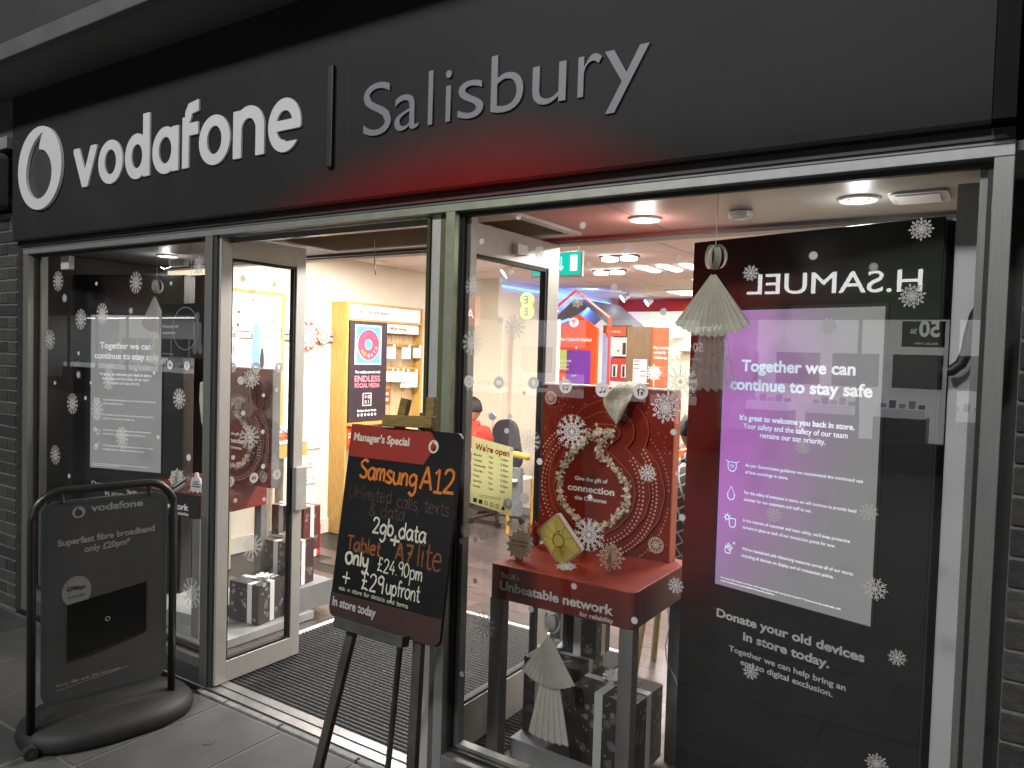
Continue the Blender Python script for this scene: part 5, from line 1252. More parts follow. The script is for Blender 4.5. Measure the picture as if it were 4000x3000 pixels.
def arc_text(s, r, a0, a1, cap, m, up=True):
    for i, ch in enumerate(s):
        if ch == ' ': continue
        a = a0+(a1-a0)*i/(len(s)-1); cx_, cz_ = 2.874+r*math.cos(R(a)), 1.712+r*math.sin(R(a)); rot = R(a+90) if up else R(a-90)
        me = text_mesh(ch, .03, 0, 1, 'CENTER'); me.transform(q.M(cx_, cz_, .0066, rot) @ Matrix.Diagonal((cap*1.2, cap*1.37, 1, 1)) @ Matrix.Translation((0, -.36, 0))); link('lettering', me, m, su)
arc_text('NO', .098, 218, 242, .034, mat('letter_yellow', (.75, .35, .03), .5)); arc_text('DATA', .100, 272, 345, .032, mat('letter_cream', (.75, .62, .45), .5))
arc_text('NEVER', .098, 125, 40, .028, mat('letter_blue', (.08, .16, .42), .5), up=False)
sp = MB()
for i in range(46):
    a = random.uniform(0, 6.28); r = random.uniform(.06, .135); sp.add([q.M(2.874+r*math.cos(a)+dx, 1.712+r*math.sin(a)+dz, .0060).translation for dx, dz in ((0, 0), (.004, .001), (.003, .004))], [(0, 1, 2)])
sp.build('sprinkle_print', PRINTW, su, kind='stuff')
PK = mat('print_pink', (.80, .22, .28), .5); 
T(su, 'The mobile network with', q, 2.711, 1.452, 3.040, .024, PRINTW, bold=.03); T(su, 'ENDLESS', q, 2.709, 1.375, 3.040, .055, PK, bold=.04); T(su, 'SOCIAL MEDIA', q, 2.711, 1.322, 3.036, .040, PK, bold=.035)
for a in ((2.817, 2.929, 1.152, 1.160), (2.817, 2.929, 1.262, 1.270), (2.817, 2.825, 1.160, 1.262), (2.921, 2.929, 1.160, 1.262)): q.rect('logo_frame', PRINTW, su, a[0], a[1], a[2], a[3], .001, .0005)
for ch, x, z in (('V', 2.840, 1.220), ('O', 2.880, 1.220), ('X', 2.840, 1.175), ('I', 2.890, 1.175)): T(su, ch, q, x, z, None, .028, PRINTW, bold=.03)
T(su, 'Endless Social Media', q, 2.752, 1.100, 2.998, .019, PRINTW, bold=.02)
for k in range(6): link('symbol_print', place(FL['D'] if k not in (1, 4) else FI[5], q, 2.765+k*.044, 1.070, .014, off=.001), PRINTW, su)
for z in (1.722, 1.485):
    BX('hook_rail', WOOD, su, -5.045, -5.005, 3.135, 3.62, z-.018, z+.022, bevel=.002)
    MB().tube([(-5.0, 3.15, z), (-5.0, 3.61, z)], .004, 6).build('hook_bar', CHROME, su)
BX('cabinet_shelf', WOODP, su, -5.05, -4.88, 3.13, 3.62, .90, .925); BX('lower_shelf', WOOD, su, -5.05, -4.90, 2.626, 3.62, .98, 1.006)
q.rect('orange_notice', ORANGE, su, 2.632, 2.80, .81, .972, .004, -.004); 
for k in range(2): q.rect('notice_print', PRINTW, su, 2.65, 2.70, .870+k*.03, .885+k*.03, .001, .0005)
q.rect('price_notice', ORANGE, su, 3.142, 3.285, 1.150, 1.298, .003, -.09)
for k in range(4): q.rect('notice_print', PRINTW, su, 3.152+(k % 2)*.055, 3.20+(k % 2)*.055, 1.235-(k//2)*.055, 1.262-(k//2)*.055, .001, -.0865)
for i, (y, z, w_, h_) in enumerate(((3.20, 1.700, .09, .11), (3.42, 1.700, .09, .11), (3.58, 1.70, .08, .10), (3.19, 1.470, .07, .10), (3.26, 1.465, .07, .10), (3.34, 1.468, .075, .10), (3.41, 1.46, .09, .15), (3.53, 1.46, .09, .15))):
    t = thing('accessory_pack', 'white accessory pack on the %s hook rail, %s' % ('upper' if z > 1.6 else 'lower', ('leftmost', 'middle', 'rightmost', 'first from the left', 'second from the left', 'third from the left', 'large one second from the right', 'large one at the right end')[i]), 'package', (-4.98, y, z-h_), group='white accessory packs hung on the oak wall unit')
    pk = PL((-4.97, y, z), 62); MB().box(-w_/2, w_/2, -h_, 0, -.012, .012, pk.M()).build('carton', WHITE, t, bevel=.002); pk.rect('picture_print', PRINTG, t, -w_*.25, w_*.25, -h_*.8, -h_*.25, .0006, .0123); pk.rect('tag', WHITEG, t, .02, .04, -.01, .03, .002, .013)
t = thing('display_device', 'small white phone box on the oak unit shelf behind the easel top', 'box', (-4.96, 3.3, .93)); BX('box', WHITE, t, -5.02, -4.92, 3.28, 3.42, .926, 1.02, bevel=.01); BX('screen_face', PRINTG, t, -4.9195, -4.9185, 3.30, 3.40, .94, 1.0)
def wallflake(y, z, r, label, mm):
    t = thing('wall_snowflake', label, 'decoration', (-5.1, y, z-r), group='orange edged snowflake decorations'); pl_ = PL((-4.93 if y > 3 else -5.10, 0, 0), 90)
    link('backing', place(FL['R'], pl_, y, z, r*1.06, off=-.004), mat('flake_orange_edge', (.50, .07, .02), .5), t); link('flake', place(FL[mm], pl_, y, z, r, off=.002), PRINTW, t)
wallflake(2.295, 1.770, .125, 'largest orange edged snowflake on the wall rail left of the oak unit', 'B'); wallflake(2.472, 1.775, .070, 'round orange edged snowflake on the rail beside the largest one', 'L')
wallflake(3.728, 2.095, .040, 'small orange edged snowflake at the top right of the oak unit', 'C'); wallflake(3.770, 2.005, .085, 'middle sized snowflake at the right edge of the oak unit', 'L')
t = thing('wall_rail', 'grey double wall rail behind the snowflakes left of the oak unit', 'rail', (-5.14, 2.3, 1.73)); RM = mat('rail_grey', (.38, .38, .37), .35, .5)
BX('rail', RM, t, -5.149, -5.115, 1.5, 2.60, 1.778, 1.820, bevel=.002); BX('rail', RM, t, -5.149, -5.115, 1.5, 2.60, 1.728, 1.770, bevel=.002); BX('slot', BLACK, t, -5.149, -5.125, 1.5, 2.60, 1.7705, 1.7775)
t = thing('wall_cupboard', 'pale flat cupboard door on the white wall under the rail', 'cupboard', (-5.14, 2.4, .9)); BX('door_panel', mat('cupboard_cream', (.78, .75, .64), .5, noise=.03), t, -5.149, -5.13, 1.6, 2.50, .78, 1.60, bevel=.002)
t = thing('light_switch', 'white fused switch above the double socket', 'switch', (-5.14, 2.38, .62)); BX('plate', WHITE, t, -5.1499, -5.138, 2.34, 2.42, .615, .70, bevel=.003); BX('rocker', PRINTG, t, -5.1379, -5.132, 2.365, 2.395, .64, .67)
t = thing('double_socket', 'white double power socket on the cream wall', 'socket', (-5.14, 2.38, .5)); BX('plate', WHITE, t, -5.1499, -5.138, 2.31, 2.455, .47, .555, bevel=.003)
for y in (2.345, 2.42): BX('rocker', RED if False else PRINTG, t, -5.1379, -5.134, y-.008, y+.008, .525, .542); BX('pin_hole', BLACK, t, -5.1379, -5.1369, y-.004, y+.004, .495, .505)

# phone poster on left wall
t = thing('wall_poster', 'oak framed white phone poster on the left wall seen through the door glass', 'poster', (-5.12, 1.5, 1.2)); q2 = PL((-5.12, 0, 0), 90)
q2.rect('sheet', mat('poster_white', (.86, .86, .86), .4, noise=.02), t, 1.15, 2.015, 1.05, 2.09, .004)
q2.rect('frame', WOOD, t, 1.13, 2.045, 2.0905, 2.118, .012); q2.rect('frame', WOOD, t, 2.0155, 2.045, 1.0, 2.09, .012)
def apple(X, Y): return mxm(mn(ell(X, Y, -.28, -.1, .42, .6), ell(X, Y, .28, -.1, .42, .6), ), -circ(X, Y, .85, .05, .3)) 
link('fruit_print', place(shape(lambda X, Y: mn(apple(X, Y), seg(X, Y, (0, .6), (.18, .85), .09)), -1, 1, -1, 1, 50), q2, 1.60, 1.935, .022, off=.005), mat('print_brown', (.13, .06, .05), .5), t)
T(t, 'iPhone 13 Pro', q2, 1.635, 1.918, 1.86, .033, PRINTG, off=.005)
link('phone_print', place(shape(lambda X, Y: np.abs(rbox(X, Y, -.30, .30, -1, 1, .12))-.012, -.5, .5, -1.1, 1.1, 90), q2, 1.64, 1.50, .28, off=.005), PRINTK, t)
q2.rect('notch_print', mat('print_brown'), t, 1.60, 1.72, 1.72, 1.745, .0006, .0042); q2.rect('glass_print', mat('phone_sky', (.55, .65, .85), .3), t, 1.57, 1.71, 1.30, 1.715, .0006, .0042)
def lens(a, b, r, ry, m): link('camera_print', place(shape(lambda X, Y: circ(X, Y, 0, 0, .95), -1, 1, -1, 1, 50), q2, a, b, r, off=.006, ry=ry), m, t)
link('phone_side_print', place(shape(lambda X, Y: rbox(X, Y, -1, 1, -1, 1, .7), -1.05, 1.05, -1.05, 1.05, 50), q2, 1.765, 1.57, .035, off=.0052, ry=.28), mat('phone_blue', (.16, .30, .62), .2), t)
lens(1.825, 1.55, .022, .115, BLACK); lens(1.85, 1.36, .020, .095, BLACK); lens(1.80, 1.45, .018, .07, BLACK)

# demo tables with phones at the left
def demo(name, x0, x1, y0, y1, z, label, wood=WOOD):
    t = thing(name, label, 'table', ((x0+x1)/2, (y0+y1)/2, 0)); BX('top', WHITE, t, x0-.005, x1+.005, y0-.005, y1+.005, z, z+.02, bevel=.002); BX('apron', wood, t, x0, x1, y0, y1, z-.11, z-.0005)
    for x in (x0+.03, x1-.08):
        for y in (y0+.03, y1-.08): BX('leg', mat('demo_leg', (.42, .38, .28), .5), t, x, x+.05, y, y+.05, 0, z-.1105)
    return t
demo('demo_table', -5.10, -4.78, 1.25, 2.02, .90, 'oak edged white demonstration table by the left wall')
for i, (y, dz) in enumerate(((1.45, 0), (1.62, .0), (1.78, 0), (1.92, 0))):
    t = thing('demo_phone', 'phone on a red base on the left demonstration table, %s' % ('nearest', 'second', 'third', 'farthest')[i], 'phone', (-4.93, y, .92), group='phones on red bases at the left wall')
    BX('base', ORANGE, t, -5.02, -4.82, y-.05, y+.05, .9205, .96, bevel=.006); MB().box(-.07, .07, -.035, .035, 0, .01, Matrix.Translation((-4.93, y, .985)) @ Matrix.Rotation(R(18), 4, 'Y')).build('handset', mat('handset_grey', (.16, .19, .26), .2) if i % 2 else WHITE, t, bevel=.004); BX('stand', WHITE, t, -4.95, -4.91, y-.015, y+.015, .96, .985)

# broadband house display
hs = thing('house_display', 'orange house shaped broadband display with blue lit roof and round wifi sign', 'display stand', (-4.1, 5.2, 0)); ph_ = PL((0, 5.2, 0), 0)
MB().prism([(-4.320, .0), (-3.80, .0), (-3.80, 1.975), (-4.03, 2.125), (-4.320, 2.025)], -.05, 0, ph_.M()).build('front', ORANGE, hs)
ph_.rect('lit_screen', mat('tv_purple', (.12, .03, .22), .2, emit=.55, ecol=(.18, .05, .34)), hs, -4.16, -3.865, 1.30, 1.735, .01, .001); ph_.rect('lit_screen_side', mat('tv_green', (.3, .4, .1), .2, emit=.8, ecol=(.30, .36, .10)), hs, -4.255, -4.165, 1.52, 1.735, .01, .001)
T(hs, 'tv+', ph_, -4.09, 1.44, -4.03, .03, PRINTW, off=.013)
T(hs, 'With 3 month', ph_, -4.255, 1.60, -4.10, .03, PRINTW, off=.013); T(hs, 'Apple TV+', ph_, -4.255, 1.555, -4.13, .03, PRINTW, off=.013); T(hs, 'subscription', ph_, -4.255, 1.51, -4.13, .028, PRINTW, off=.013)
ph_.rect('band_print', PRINTR, hs, -4.26, -3.86, 1.795, 1.80, .001, .0005); T(hs, 'New Vodafone Pro Broadband', ph_, -4.25, 1.835, -3.862, .040, PRINTW, bold=.015, off=.001)
MB().disc((-4.075, 5.185, 2.04), .055, .02, axis='Y').build('sign_disc', WHITE, hs)
link('wifi_print', place(shape(lambda X, Y: mn(mxm(np.abs(circ(X, Y, 0, -.6, 1.25))-.14, np.abs(X)-.7-Y*.3), mxm(np.abs(circ(X, Y, 0, -.6, .75))-.14, np.abs(X)-.45-Y*.2), circ(X, Y, 0, -.5, .17)), -1, 1, -1, 1, 60), PL((-4.075, 5.163, 2.04), 0), 0, 0, .032, off=.001), PRINTR, hs)
DG = mat('roof_dark_grey', (.10, .10, .12), .5)
MB().add([(-4.62, 5.5, 2.02), (-4.25, 5.5, 2.33), (-4.25, 6.6, 2.33), (-4.62, 6.6, 2.02)], [(0, 1, 2, 3)]).build('roof_panel', DG, hs); MB().add([(-4.2, 5.5, 2.33), (-3.82, 5.5, 2.03), (-3.82, 6.6, 2.03), (-4.2, 6.6, 2.33)], [(0, 1, 2, 3)]).build('roof_panel', DG, hs)
MB().tube([(-4.40, 5.15, 1.98), (-4.12, 5.15, 2.075)], .014, 8).build('neon_tube', mat('neon_blue', (.2, .4, 1), .5, emit=5, ecol=(.03, .16, 1)), hs)
MB().tube([(-4.32, 4.9, 2.07), (-4.12, 4.9, 2.15)], .007, 8).build('neon_white', mat('neon_pale', (.9, .9, 1), .5, emit=2.5, ecol=(.8, .85, 1)), hs)
FRB = mat('frame_red', (.50, .04, .02), .4)
for A_, B_ in (((-4.0, 4.55, .0), (-4.0, 4.55, 2.12)), ((-4.0, 4.55, 2.12), (-3.72, 4.55, 2.33)), ((-3.72, 4.55, 2.33), (-3.33, 4.55, 2.05)), ((-3.33, 4.55, 2.05), (-3.33, 4.55, 0))): MB().tube([A_, B_], .013, 6).build('frame_bar', FRB, hs)
sd = MB(); 
for i in range(16): sd.prism([(.012*math.cos(R(b)), .016*math.sin(R(b))) for b in range(0, 360, 45)], 0, .001, ph_.M(random.choice((-4.29, -4.20, -3.83, -4.05, -3.95)), random.uniform(1.3, 1.78), .0006))
sd.build('snow_print', PRINTW, hs, kind='stuff')
# pay as you go unit
pu = thing('phone_stand', 'tall stand with orange header, phone poster and hanging phone packs', 'display stand', (-3.5, 5.4, 0)); pp = PL((0, 5.35, 0), 0)
pp.rect('side_post', mat('post_blue_white', (.35, .45, .75), .4), pu, -3.80, -3.70, .0, 1.93, .05, -.05); pp.rect('back', WOODD, pu, -3.83, -3.48, 0, 2.02, .03, -.09)
pp.rect('orange_header', ORANGE, pu, -3.755, -3.53, 1.90, 2.00, .02); T(pu, 'Pay as you go', pp, -3.735, 1.94, -3.58, .03, PRINTW, off=.021)
pp.rect('white_panel', WHITE, pu, -3.69, -3.47, 1.68, 1.885, .02); pp.rect('phone_print', BLACK, pu, -3.55, -3.51, 1.70, 1.83, .002, .021); link('logo_print', place(FL['R'], pp, -3.60, 1.74, .014, off=.022), PRINTR, pu)
pp.rect('pack_panel', FRB, pu, -3.69, -3.47, 1.41, 1.66, .015); pp.rect('low_panel', mat('low_white', (.8, .7, .68), .5), pu, -3.69, -3.47, 1.25, 1.405, .02)
for i, x in enumerate((-3.63, -3.52)):
    t = thing('phone_pack', 'black phone in a white blister pack, %s of two' % ('left', 'right')[i], 'package', (x, 5.3, 1.45), group='phone packs on the orange stand'); pp.rect('card', WHITE, t, x-.03, x+.03, 1.45, 1.59, .006, .03); pp.rect('handset', BLACK, t, x-.012, x+.012, 1.46, 1.575, .008, .0365)
# brown cabinet with orange front
cbn = thing('cabinet', 'tall brown cabinet with orange front panel about the phone app and a notice sheet', 'cabinet', (-3.2, 4.6, 0))
pcb = PL((-3.35, 5.0, 0), 0); pcb.rect('side', WOODD, cbn, .0, .275, 0, 1.985, .04, -.04); pcf = PL((-3.07, 5.0, 0), 28)
pcf.rect('orange_front', ORANGE, cbn, .0, .17, 0, 1.98, .02, -.02)
T(cbn, 'Stay in control', pcf, .018, 1.765, .17, .030, PRINTW, bold=.01); T(cbn, 'with the My', pcf, .018, 1.715, .14, .030, PRINTW, bold=.01); T(cbn, 'Vodafone app', pcf, .018, 1.665, .155, .030, PRINTW, bold=.01)
MB().disc((0, 0, 0), .038, .002).build('tmp_disc', WHITE, None); dd = bpy.data.objects['tmp_disc']; md = dd.data.copy(); bpy.data.objects.remove(dd); md.transform(pcf.M(.035, 1.53, .0006)); link('round_print', md, WHITE, cbn)
link('device_print', place(shape(lambda X, Y: np.abs(rbox(X, Y, -.5, .5, -.4, .4, .05))-.07, -1, 1, -1, 1, 50), pcf, .035, 1.53, .028, off=.003), PRINTR, cbn)
for k in range(5): pcf.rect('text_print', mat('faint_orange', (.75, .30, .18), .5), cbn, .09, .15-.01*(k % 3), 1.575-k*.022, 1.583-k*.022, .0006, .0004)
t = thing('notice_sheet', 'two column printed notice sheet on the brown cabinet side', 'poster', (-3.2, 4.99, 1.4)); pcb.rect('sheet', mat('sheet_grey', (.62, .56, .60), .6), t, .082, .236, 1.42, 1.655, .002, .0005)
for k in range(3): pcb.rect('heading_print', PRINTK, t, .088, .152, 1.632-k*.037, 1.640-k*.037, .0004, .0027)
for k in range(2): pcb.rect('heading_print', PRINTK, t, .162, .228, 1.53-k*.05, 1.538-k*.05, .0004, .0027)
for k in range(22): pcb.rect('line_print', PRINTG, t, .088 if k % 2 else .162, .150 if k % 2 else .226, 1.43+k*.0095, 1.433+k*.0095, .0003, .0027)
# cream wall section, counter of goods at right
BX('cream_partition', mat('cream_partition', (.86, .80, .55), .7, noise=.04), None, -4.45, .5, 7.35, 7.4, 0, 2.30)['kind'] = 'structure'
t = thing('wall_shelf', 'small white shelf brackets on the cream wall left of the paper angel', 'shelf', (-3.3, 7.3, 1.8)); BX('shelf', WHITEG, t, -3.72, -3.45, 7.2, 7.349, 1.78, 1.84); BX('shelf', WHITEG, t, -3.75, -3.60, 7.2, 7.349, 1.95, 1.97)
demo('demo_counter', -2.35, -1.35, 3.6, 4.5, .85, 'white topped counter of red phone stands behind the board', mat('counter_red', (.5, .05, .03), .4))
for i in range(6):
    x, y = -2.27+(i % 3)*.22, 3.72+(i//3)*.28
    t = thing('phone_riser', 'red riser with phones on the rear counter, %s' % ('front left', 'front middle', 'front right', 'back left', 'back middle', 'back right')[i], 'phone stand', (x, y, .87), group='red risers on the rear counter')
    BX('riser', ORANGE, t, x-.09, x+.09, y-.10, y+.10, .8705, .93, bevel=.004); MB().box(-.035, .035, -.07, .07, 0, .008, Matrix.Translation((x, y, .945)) @ Matrix.Rotation(R(15), 4, 'X')).build('handset', BLACK, t, bevel=.003); BX('label', WHITE, t, x-.05, x+.05, y-.1012, y-.1005, .88, .915)
MB().tube([(-2.12, 3.80, .93), (-2.12, 3.80, 1.03)], [.05, .002], 14).build('paper_cone', mat('cone_orange', (.75, .20, .1), .5), None); tag(bpy.data.objects['paper_cone'], 'small orange paper cone on the rear counter', 'ornament')
wd = thing('counter_snowflake', 'white snowflake cut out standing on the orange counter behind the board top', 'ornament', (-3.0, 4.4, 1.5))
link('flake', place(FL['B'], PL((0, 4.5, 0), 0), -2.83, 1.53, .085, off=0), PRINTW, wd); link('flake', place(FL['B'], PL((0, 4.2, 0), 0), -2.51, 1.72, .07, off=0), PRINTW, wd)
MB().tube([(-2.83, 4.51, .87), (-2.83, 4.51, 1.5)], .004, 6).build('rod', WHITEG, wd)

# office area: door, desk, chair, people
t = thing('back_door', 'cream panelled back door with chrome handle behind the seated person', 'door', (-4.4, 4.58, 0)); BX('door_panel', mat('cream_door', (.80, .75, .60), .5, noise=.03), t, -4.60, -4.02, 4.75, 4.79, 0, 2.05, bevel=.002); BX('door_panel', mat('cream_door'), t, -5.14, -4.61, 4.56, 4.599, 0, 2.05, bevel=.002)
MB().tube([(-4.16, 4.74, 1.18), (-4.16, 4.70, 1.17), (-4.19, 4.69, 1.12), (-4.16, 4.70, 1.06), (-4.16, 4.74, 1.05)], .010, 8).build('pull_handle', CHROME, t, smooth=True); MB().disc((-4.17, 4.745, .90), .022, .008, axis='Y').build('lock', BLACK, t)
oc_ = thing('office_chair', 'dark blue grey office chair with tall curved back beside the seated person', 'office chair', (-4.19, 4.05, 0)); CH = mat('chair_navy', (.018, .021, .035), .7, bump=.3)
me = shape(lambda X, Y: rbox(X, Y, -.14, .14, -.26, .26, .13), -.2, .2, -.3, .3, 50)
me.transform(Matrix.Translation((-4.16, 4.02, .76)) @ Matrix.Rotation(R(-12), 4, 'Y') @ Matrix.Rotation(R(90), 4, 'X')); o = link('backrest', me, CH, oc_); s_ = o.modifiers.new('t', 'SOLIDIFY'); s_.thickness = .06; s_ = o.modifiers.new('b', 'BEVEL'); s_.width = .02; s_.segments = 3
BX('seat', CH, oc_, -4.42, -4.0, 3.75, 4.15, .43, .50, bevel=.03); MB().tube([(-4.21, 3.95, .08), (-4.21, 3.95, .43)], .025, 10).build('column', BLACK, oc_)
for k in range(5): a = R(72*k+20); MB().tube([(-4.21, 3.95, .09), (-4.21+.26*math.cos(a), 3.95+.26*math.sin(a), .06)], .018, 6).build('spoke', BLACK, oc_); MB().disc((-4.21+.26*math.cos(a), 3.95+.26*math.sin(a)+.02, .03), .03, .03, 14, 'Y').build('caster', BLACK, oc_)
sc_ = thing('side_chair', 'yellow plywood chair with grey cloth at the door stile', 'chair', (-3.8, 3.7, 0)); PLY = mat('plywood_yellow', (.62, .36, .06), .4, noise=.15)
MB().tube([(-3.98, 3.68, .58), (-3.99, 3.68, .68), (-3.94, 3.68, .74), (-3.78, 3.68, .735), (-3.68, 3.68, .72)], .03, 8).build('backrest', PLY, sc_, smooth=True); BX('seat', WHITE, sc_, -4.06, -3.74, 3.55, 3.85, .50, .52); BX('side_cover', mat('grey_cloth', (.16, .16, .17), .8), sc_, -3.86, -3.72, 3.60, 3.66, .18, .62)
for x, y in ((-3.85, 3.62), (-3.74, 3.86), (-4.0, 3.84)): MB().tube([(x, y, 0), (x, y, .50)], .016, 8).build('leg', PLY, sc_)
ds = thing('desk', 'white desk in front of the seated person', 'desk', (-4.7, 3.7, 0)); BX('top', WHITE, ds, -5.1, -4.35, 3.35, 3.85, .70, .73, bevel=.003); BX('panel', mat('desk_panel', (.5, .5, .45), .5), ds, -5.1, -4.38, 3.38, 3.41, 0, .6995)

def skin_body(name, m, parent, V, E, rad, root=0, sub=2):
    me = bpy.data.meshes.new(name); me.from_pydata(V, E, []); me.update(); o = link(name, me, m, parent)
    o.modifiers.new('skin', 'SKIN'); sv = me.skin_vertices[0].data
    for i, r in enumerate(rad): sv[i].radius = (r, r) if not isinstance(r, tuple) else r; sv[i].use_root = (i == root)
    s = o.modifiers.new('sub', 'SUBSURF'); s.levels = s.render_levels = sub
    for p in me.polygons: p.use_smooth = True
    return o
SKIN = mat('skin', (.36, .19, .12), .55, noise=.05)
def person(x, y, zs, face, shirt, hair, label, mask=True):
    """seated figure: hips at zs, facing direction face (deg)"""
    t = thing('person', label, 'person', (x, y, 0)); c, s = math.cos(R(face)), math.sin(R(face))
    W = lambda f, l, z: (x+c*f-s*l, y+s*f+c*l, zs+z)   # forward, left, up
    V = [W(0, 0, .05), W(.03, 0, .25), W(.08, 0, .42), W(.11, 0, .50), W(.13, 0, .57), W(.06, .16, .44), W(.12, .22, .22), W(.33, .17, .12), W(.06, -.16, .44), W(.12, -.22, .22), W(.33, -.15, .14),
         W(.02, .09, 0), W(.40, .10, .02), W(.42, .10, -.40), W(.02, -.09, 0), W(.40, -.10, .02), W(.42, -.10, -.40)]
    E = [(0, 1), (1, 2), (2, 3), (3, 4), (2, 5), (5, 6), (6, 7), (2, 8), (8, 9), (9, 10), (0, 11), (11, 12), (12, 13), (0, 14), (14, 15), (15, 16)]
    rad = [.15, .135, .15, .06, .055, .07, .052, .042, .07, .052, .042, .095, .07, .05, .095, .07, .05]
    skin_body('body', shirt, t, V, E, rad)
    # neck, head, hair, mask
    hd = MB(); hx = W(.16, 0, .67); bmh = bmesh.new(); bmesh.ops.create_uvsphere(bmh, u_segments=24, v_segments=16, radius=1)
    for v in bmh.verts:
        f, l, z = v.co.x, v.co.y, v.co.z; k = 1.0 if z > -.2 else 1-.28*(-z-.2); nose = .12 if (f > .9 and abs(l) < .3 and -.35 < z < .1) else 0
        p_ = (f*.095*k+nose*.1, l*.075*k, z*.118); v.co = Vector(W(.16+p_[0], p_[1], .67+p_[2]))
    me = bpy.data.meshes.new('head'); bmh.to_mesh(me); bmh.free(); o = link('head', me, SKIN, t, smooth=True)
    bmh = bmesh.new(); bmesh.ops.create_uvsphere(bmh, u_segments=24, v_segments=16, radius=1)
    for v in bmh.verts:
        f, l, z = v.co; cut = -.15 if f < .2 else .35
        if z < cut: z = cut
        w_ = 1+.04*math.sin(f*19)*math.cos(l*17); v.co = Vector(W(.155+f*.104*w_, l*.083*w_, .675+z*.13*w_))
    me = bpy.data.meshes.new('hair'); bmh.to_mesh(me); bmh.free(); link('hair', me, hair, t, smooth=True)
    for sgn in (-1, 1):
        e = bmesh.new(); bmesh.ops.create_uvsphere(e, u_segments=10, v_segments=8, radius=1)
        for v in e.verts: v.co = Vector(W(.15+v.co.x*.022, sgn*.077+v.co.y*.010, .66+v.co.z*.032))
        me = bpy.data.meshes.new('ear'); e.to_mesh(me); e.free(); link('ear', me, SKIN, t, smooth=True)
        e = bmesh.new(); bmesh.ops.create_uvsphere(e, u_segments=10, v_segments=8, radius=1)
        for v in e.verts: v.co = Vector(W(.243+v.co.x*.008, sgn*.032+v.co.y*.013, .685+v.co.z*.006))
        me = bpy.data.meshes.new('eye'); e.to_mesh(me); e.free(); link('eye', me, PRINTK, t, smooth=True)
        # hand with five fingers
        hV = [W(.33, sgn*.16, .13), W(.39, sgn*.15, .125), W(.43, sgn*.145, .12)]; hE = [(0, 1), (1, 2)]; hr = [.030, .034, .030]
        for k in range(4):
            b0 = len(hV); off = (k-1.5)*.020; L = (.060, .072, .068, .052)[k]; hV += [W(.44, sgn*.145+off, .12), W(.44+L*.55, sgn*.145+off*1.1, .118), W(.44+L, sgn*.145+off*1.1, .098)]; hE += [(2, b0), (b0, b0+1), (b0+1, b0+2)]; hr += [.010, .009, .007]
        b0 = len(hV); hV += [W(.40, sgn*.115, .115), W(.435, sgn*.10, .105)]; hE += [(1, b0), (b0, b0+1)]; hr += [.012, .009]
        skin_body('hand', SKIN, t, hV, hE, hr, sub=1)
    if mask:
        bmh = bmesh.new(); bmesh.ops.create_uvsphere(bmh, u_segments=16, v_segments=12, radius=1)
        for v in bmh.verts: f, l, z = v.co; f = max(f, .1); v.co = Vector(W(.165+f*.095, l*.074, .635+z*.062))
        me = bpy.data.meshes.new('face_mask'); bmh.to_mesh(me); bmh.free(); link('face_mask', BLACK and me, BLACK, t, smooth=True)
    return t
HAIR = mat('dark_hair', (.012, .010, .010), .5, bump=.5)
person(-4.42, 4.04, .42, 195, mat('orange_shirt', (.72, .06, .03), .7, noise=.15, nscale=10, bump=.2), HAIR, 'seated person in an orange red shirt with dark hair and black face mask')
def plaid():
    m = mat('plaid_shirt', (.03, .03, .035), .8); nt = m.node_tree; n, l = nt.nodes, nt.links; b = n['Principled BSDF']; tc = n.new('ShaderNodeTexCoord'); mp = n.new('ShaderNodeMapping'); mp.inputs['Rotation'].default_value = (.3, .5, .6); l.new(tc.outputs['Object'], mp.inputs[0]); acc = None
    for d in ('X', 'Z'):
        wv = n.new('ShaderNodeTexWave'); wv.bands_direction = d; wv.inputs['Scale'].default_value = 6; l.new(mp.outputs[0], wv.inputs[0]); r = n.new('ShaderNodeMath'); r.operation = 'GREATER_THAN'; r.inputs[1].default_value = .93; l.new(wv.outputs[1], r.inputs[0])
        if acc is None: acc = r.outputs[0]
        else: a = n.new('ShaderNodeMath'); a.operation = 'MAXIMUM'; l.new(acc, a.inputs[0]); l.new(r.outputs[0], a.inputs[1]); acc = a.outputs[0]
    mx = n.new('ShaderNodeMix'); mx.data_type = 'RGBA'; mx.inputs[6].default_value = (.022, .022, .026, 1); mx.inputs[7].default_value = (.38, .38, .36, 1); l.new(acc, mx.inputs[0]); l.new(mx.outputs[2], b.inputs['Base Color']); return m
person(-1.44, 1.55, .60, 75, plaid(), HAIR, 'person in a black and white plaid shirt seated behind the red gift board', mask=False)
t = thing('stool', 'red topped stool with pale wooden legs under the person in plaid', 'stool', (-1.50, 1.6, 0)); MB().disc((-1.46, 1.56, .44), .19, .05, 28).build('seat', FRB, t, bevel=.01)
for a in range(45, 360, 90): MB().tube([(-1.46+.12*math.cos(R(a)), 1.56+.12*math.sin(R(a)), .44), (-1.46+.18*math.cos(R(a)), 1.56+.18*math.sin(R(a)), 0)], .018, 8).build('leg', mat('stool_wood', (.42, .33, .15), .5), t)
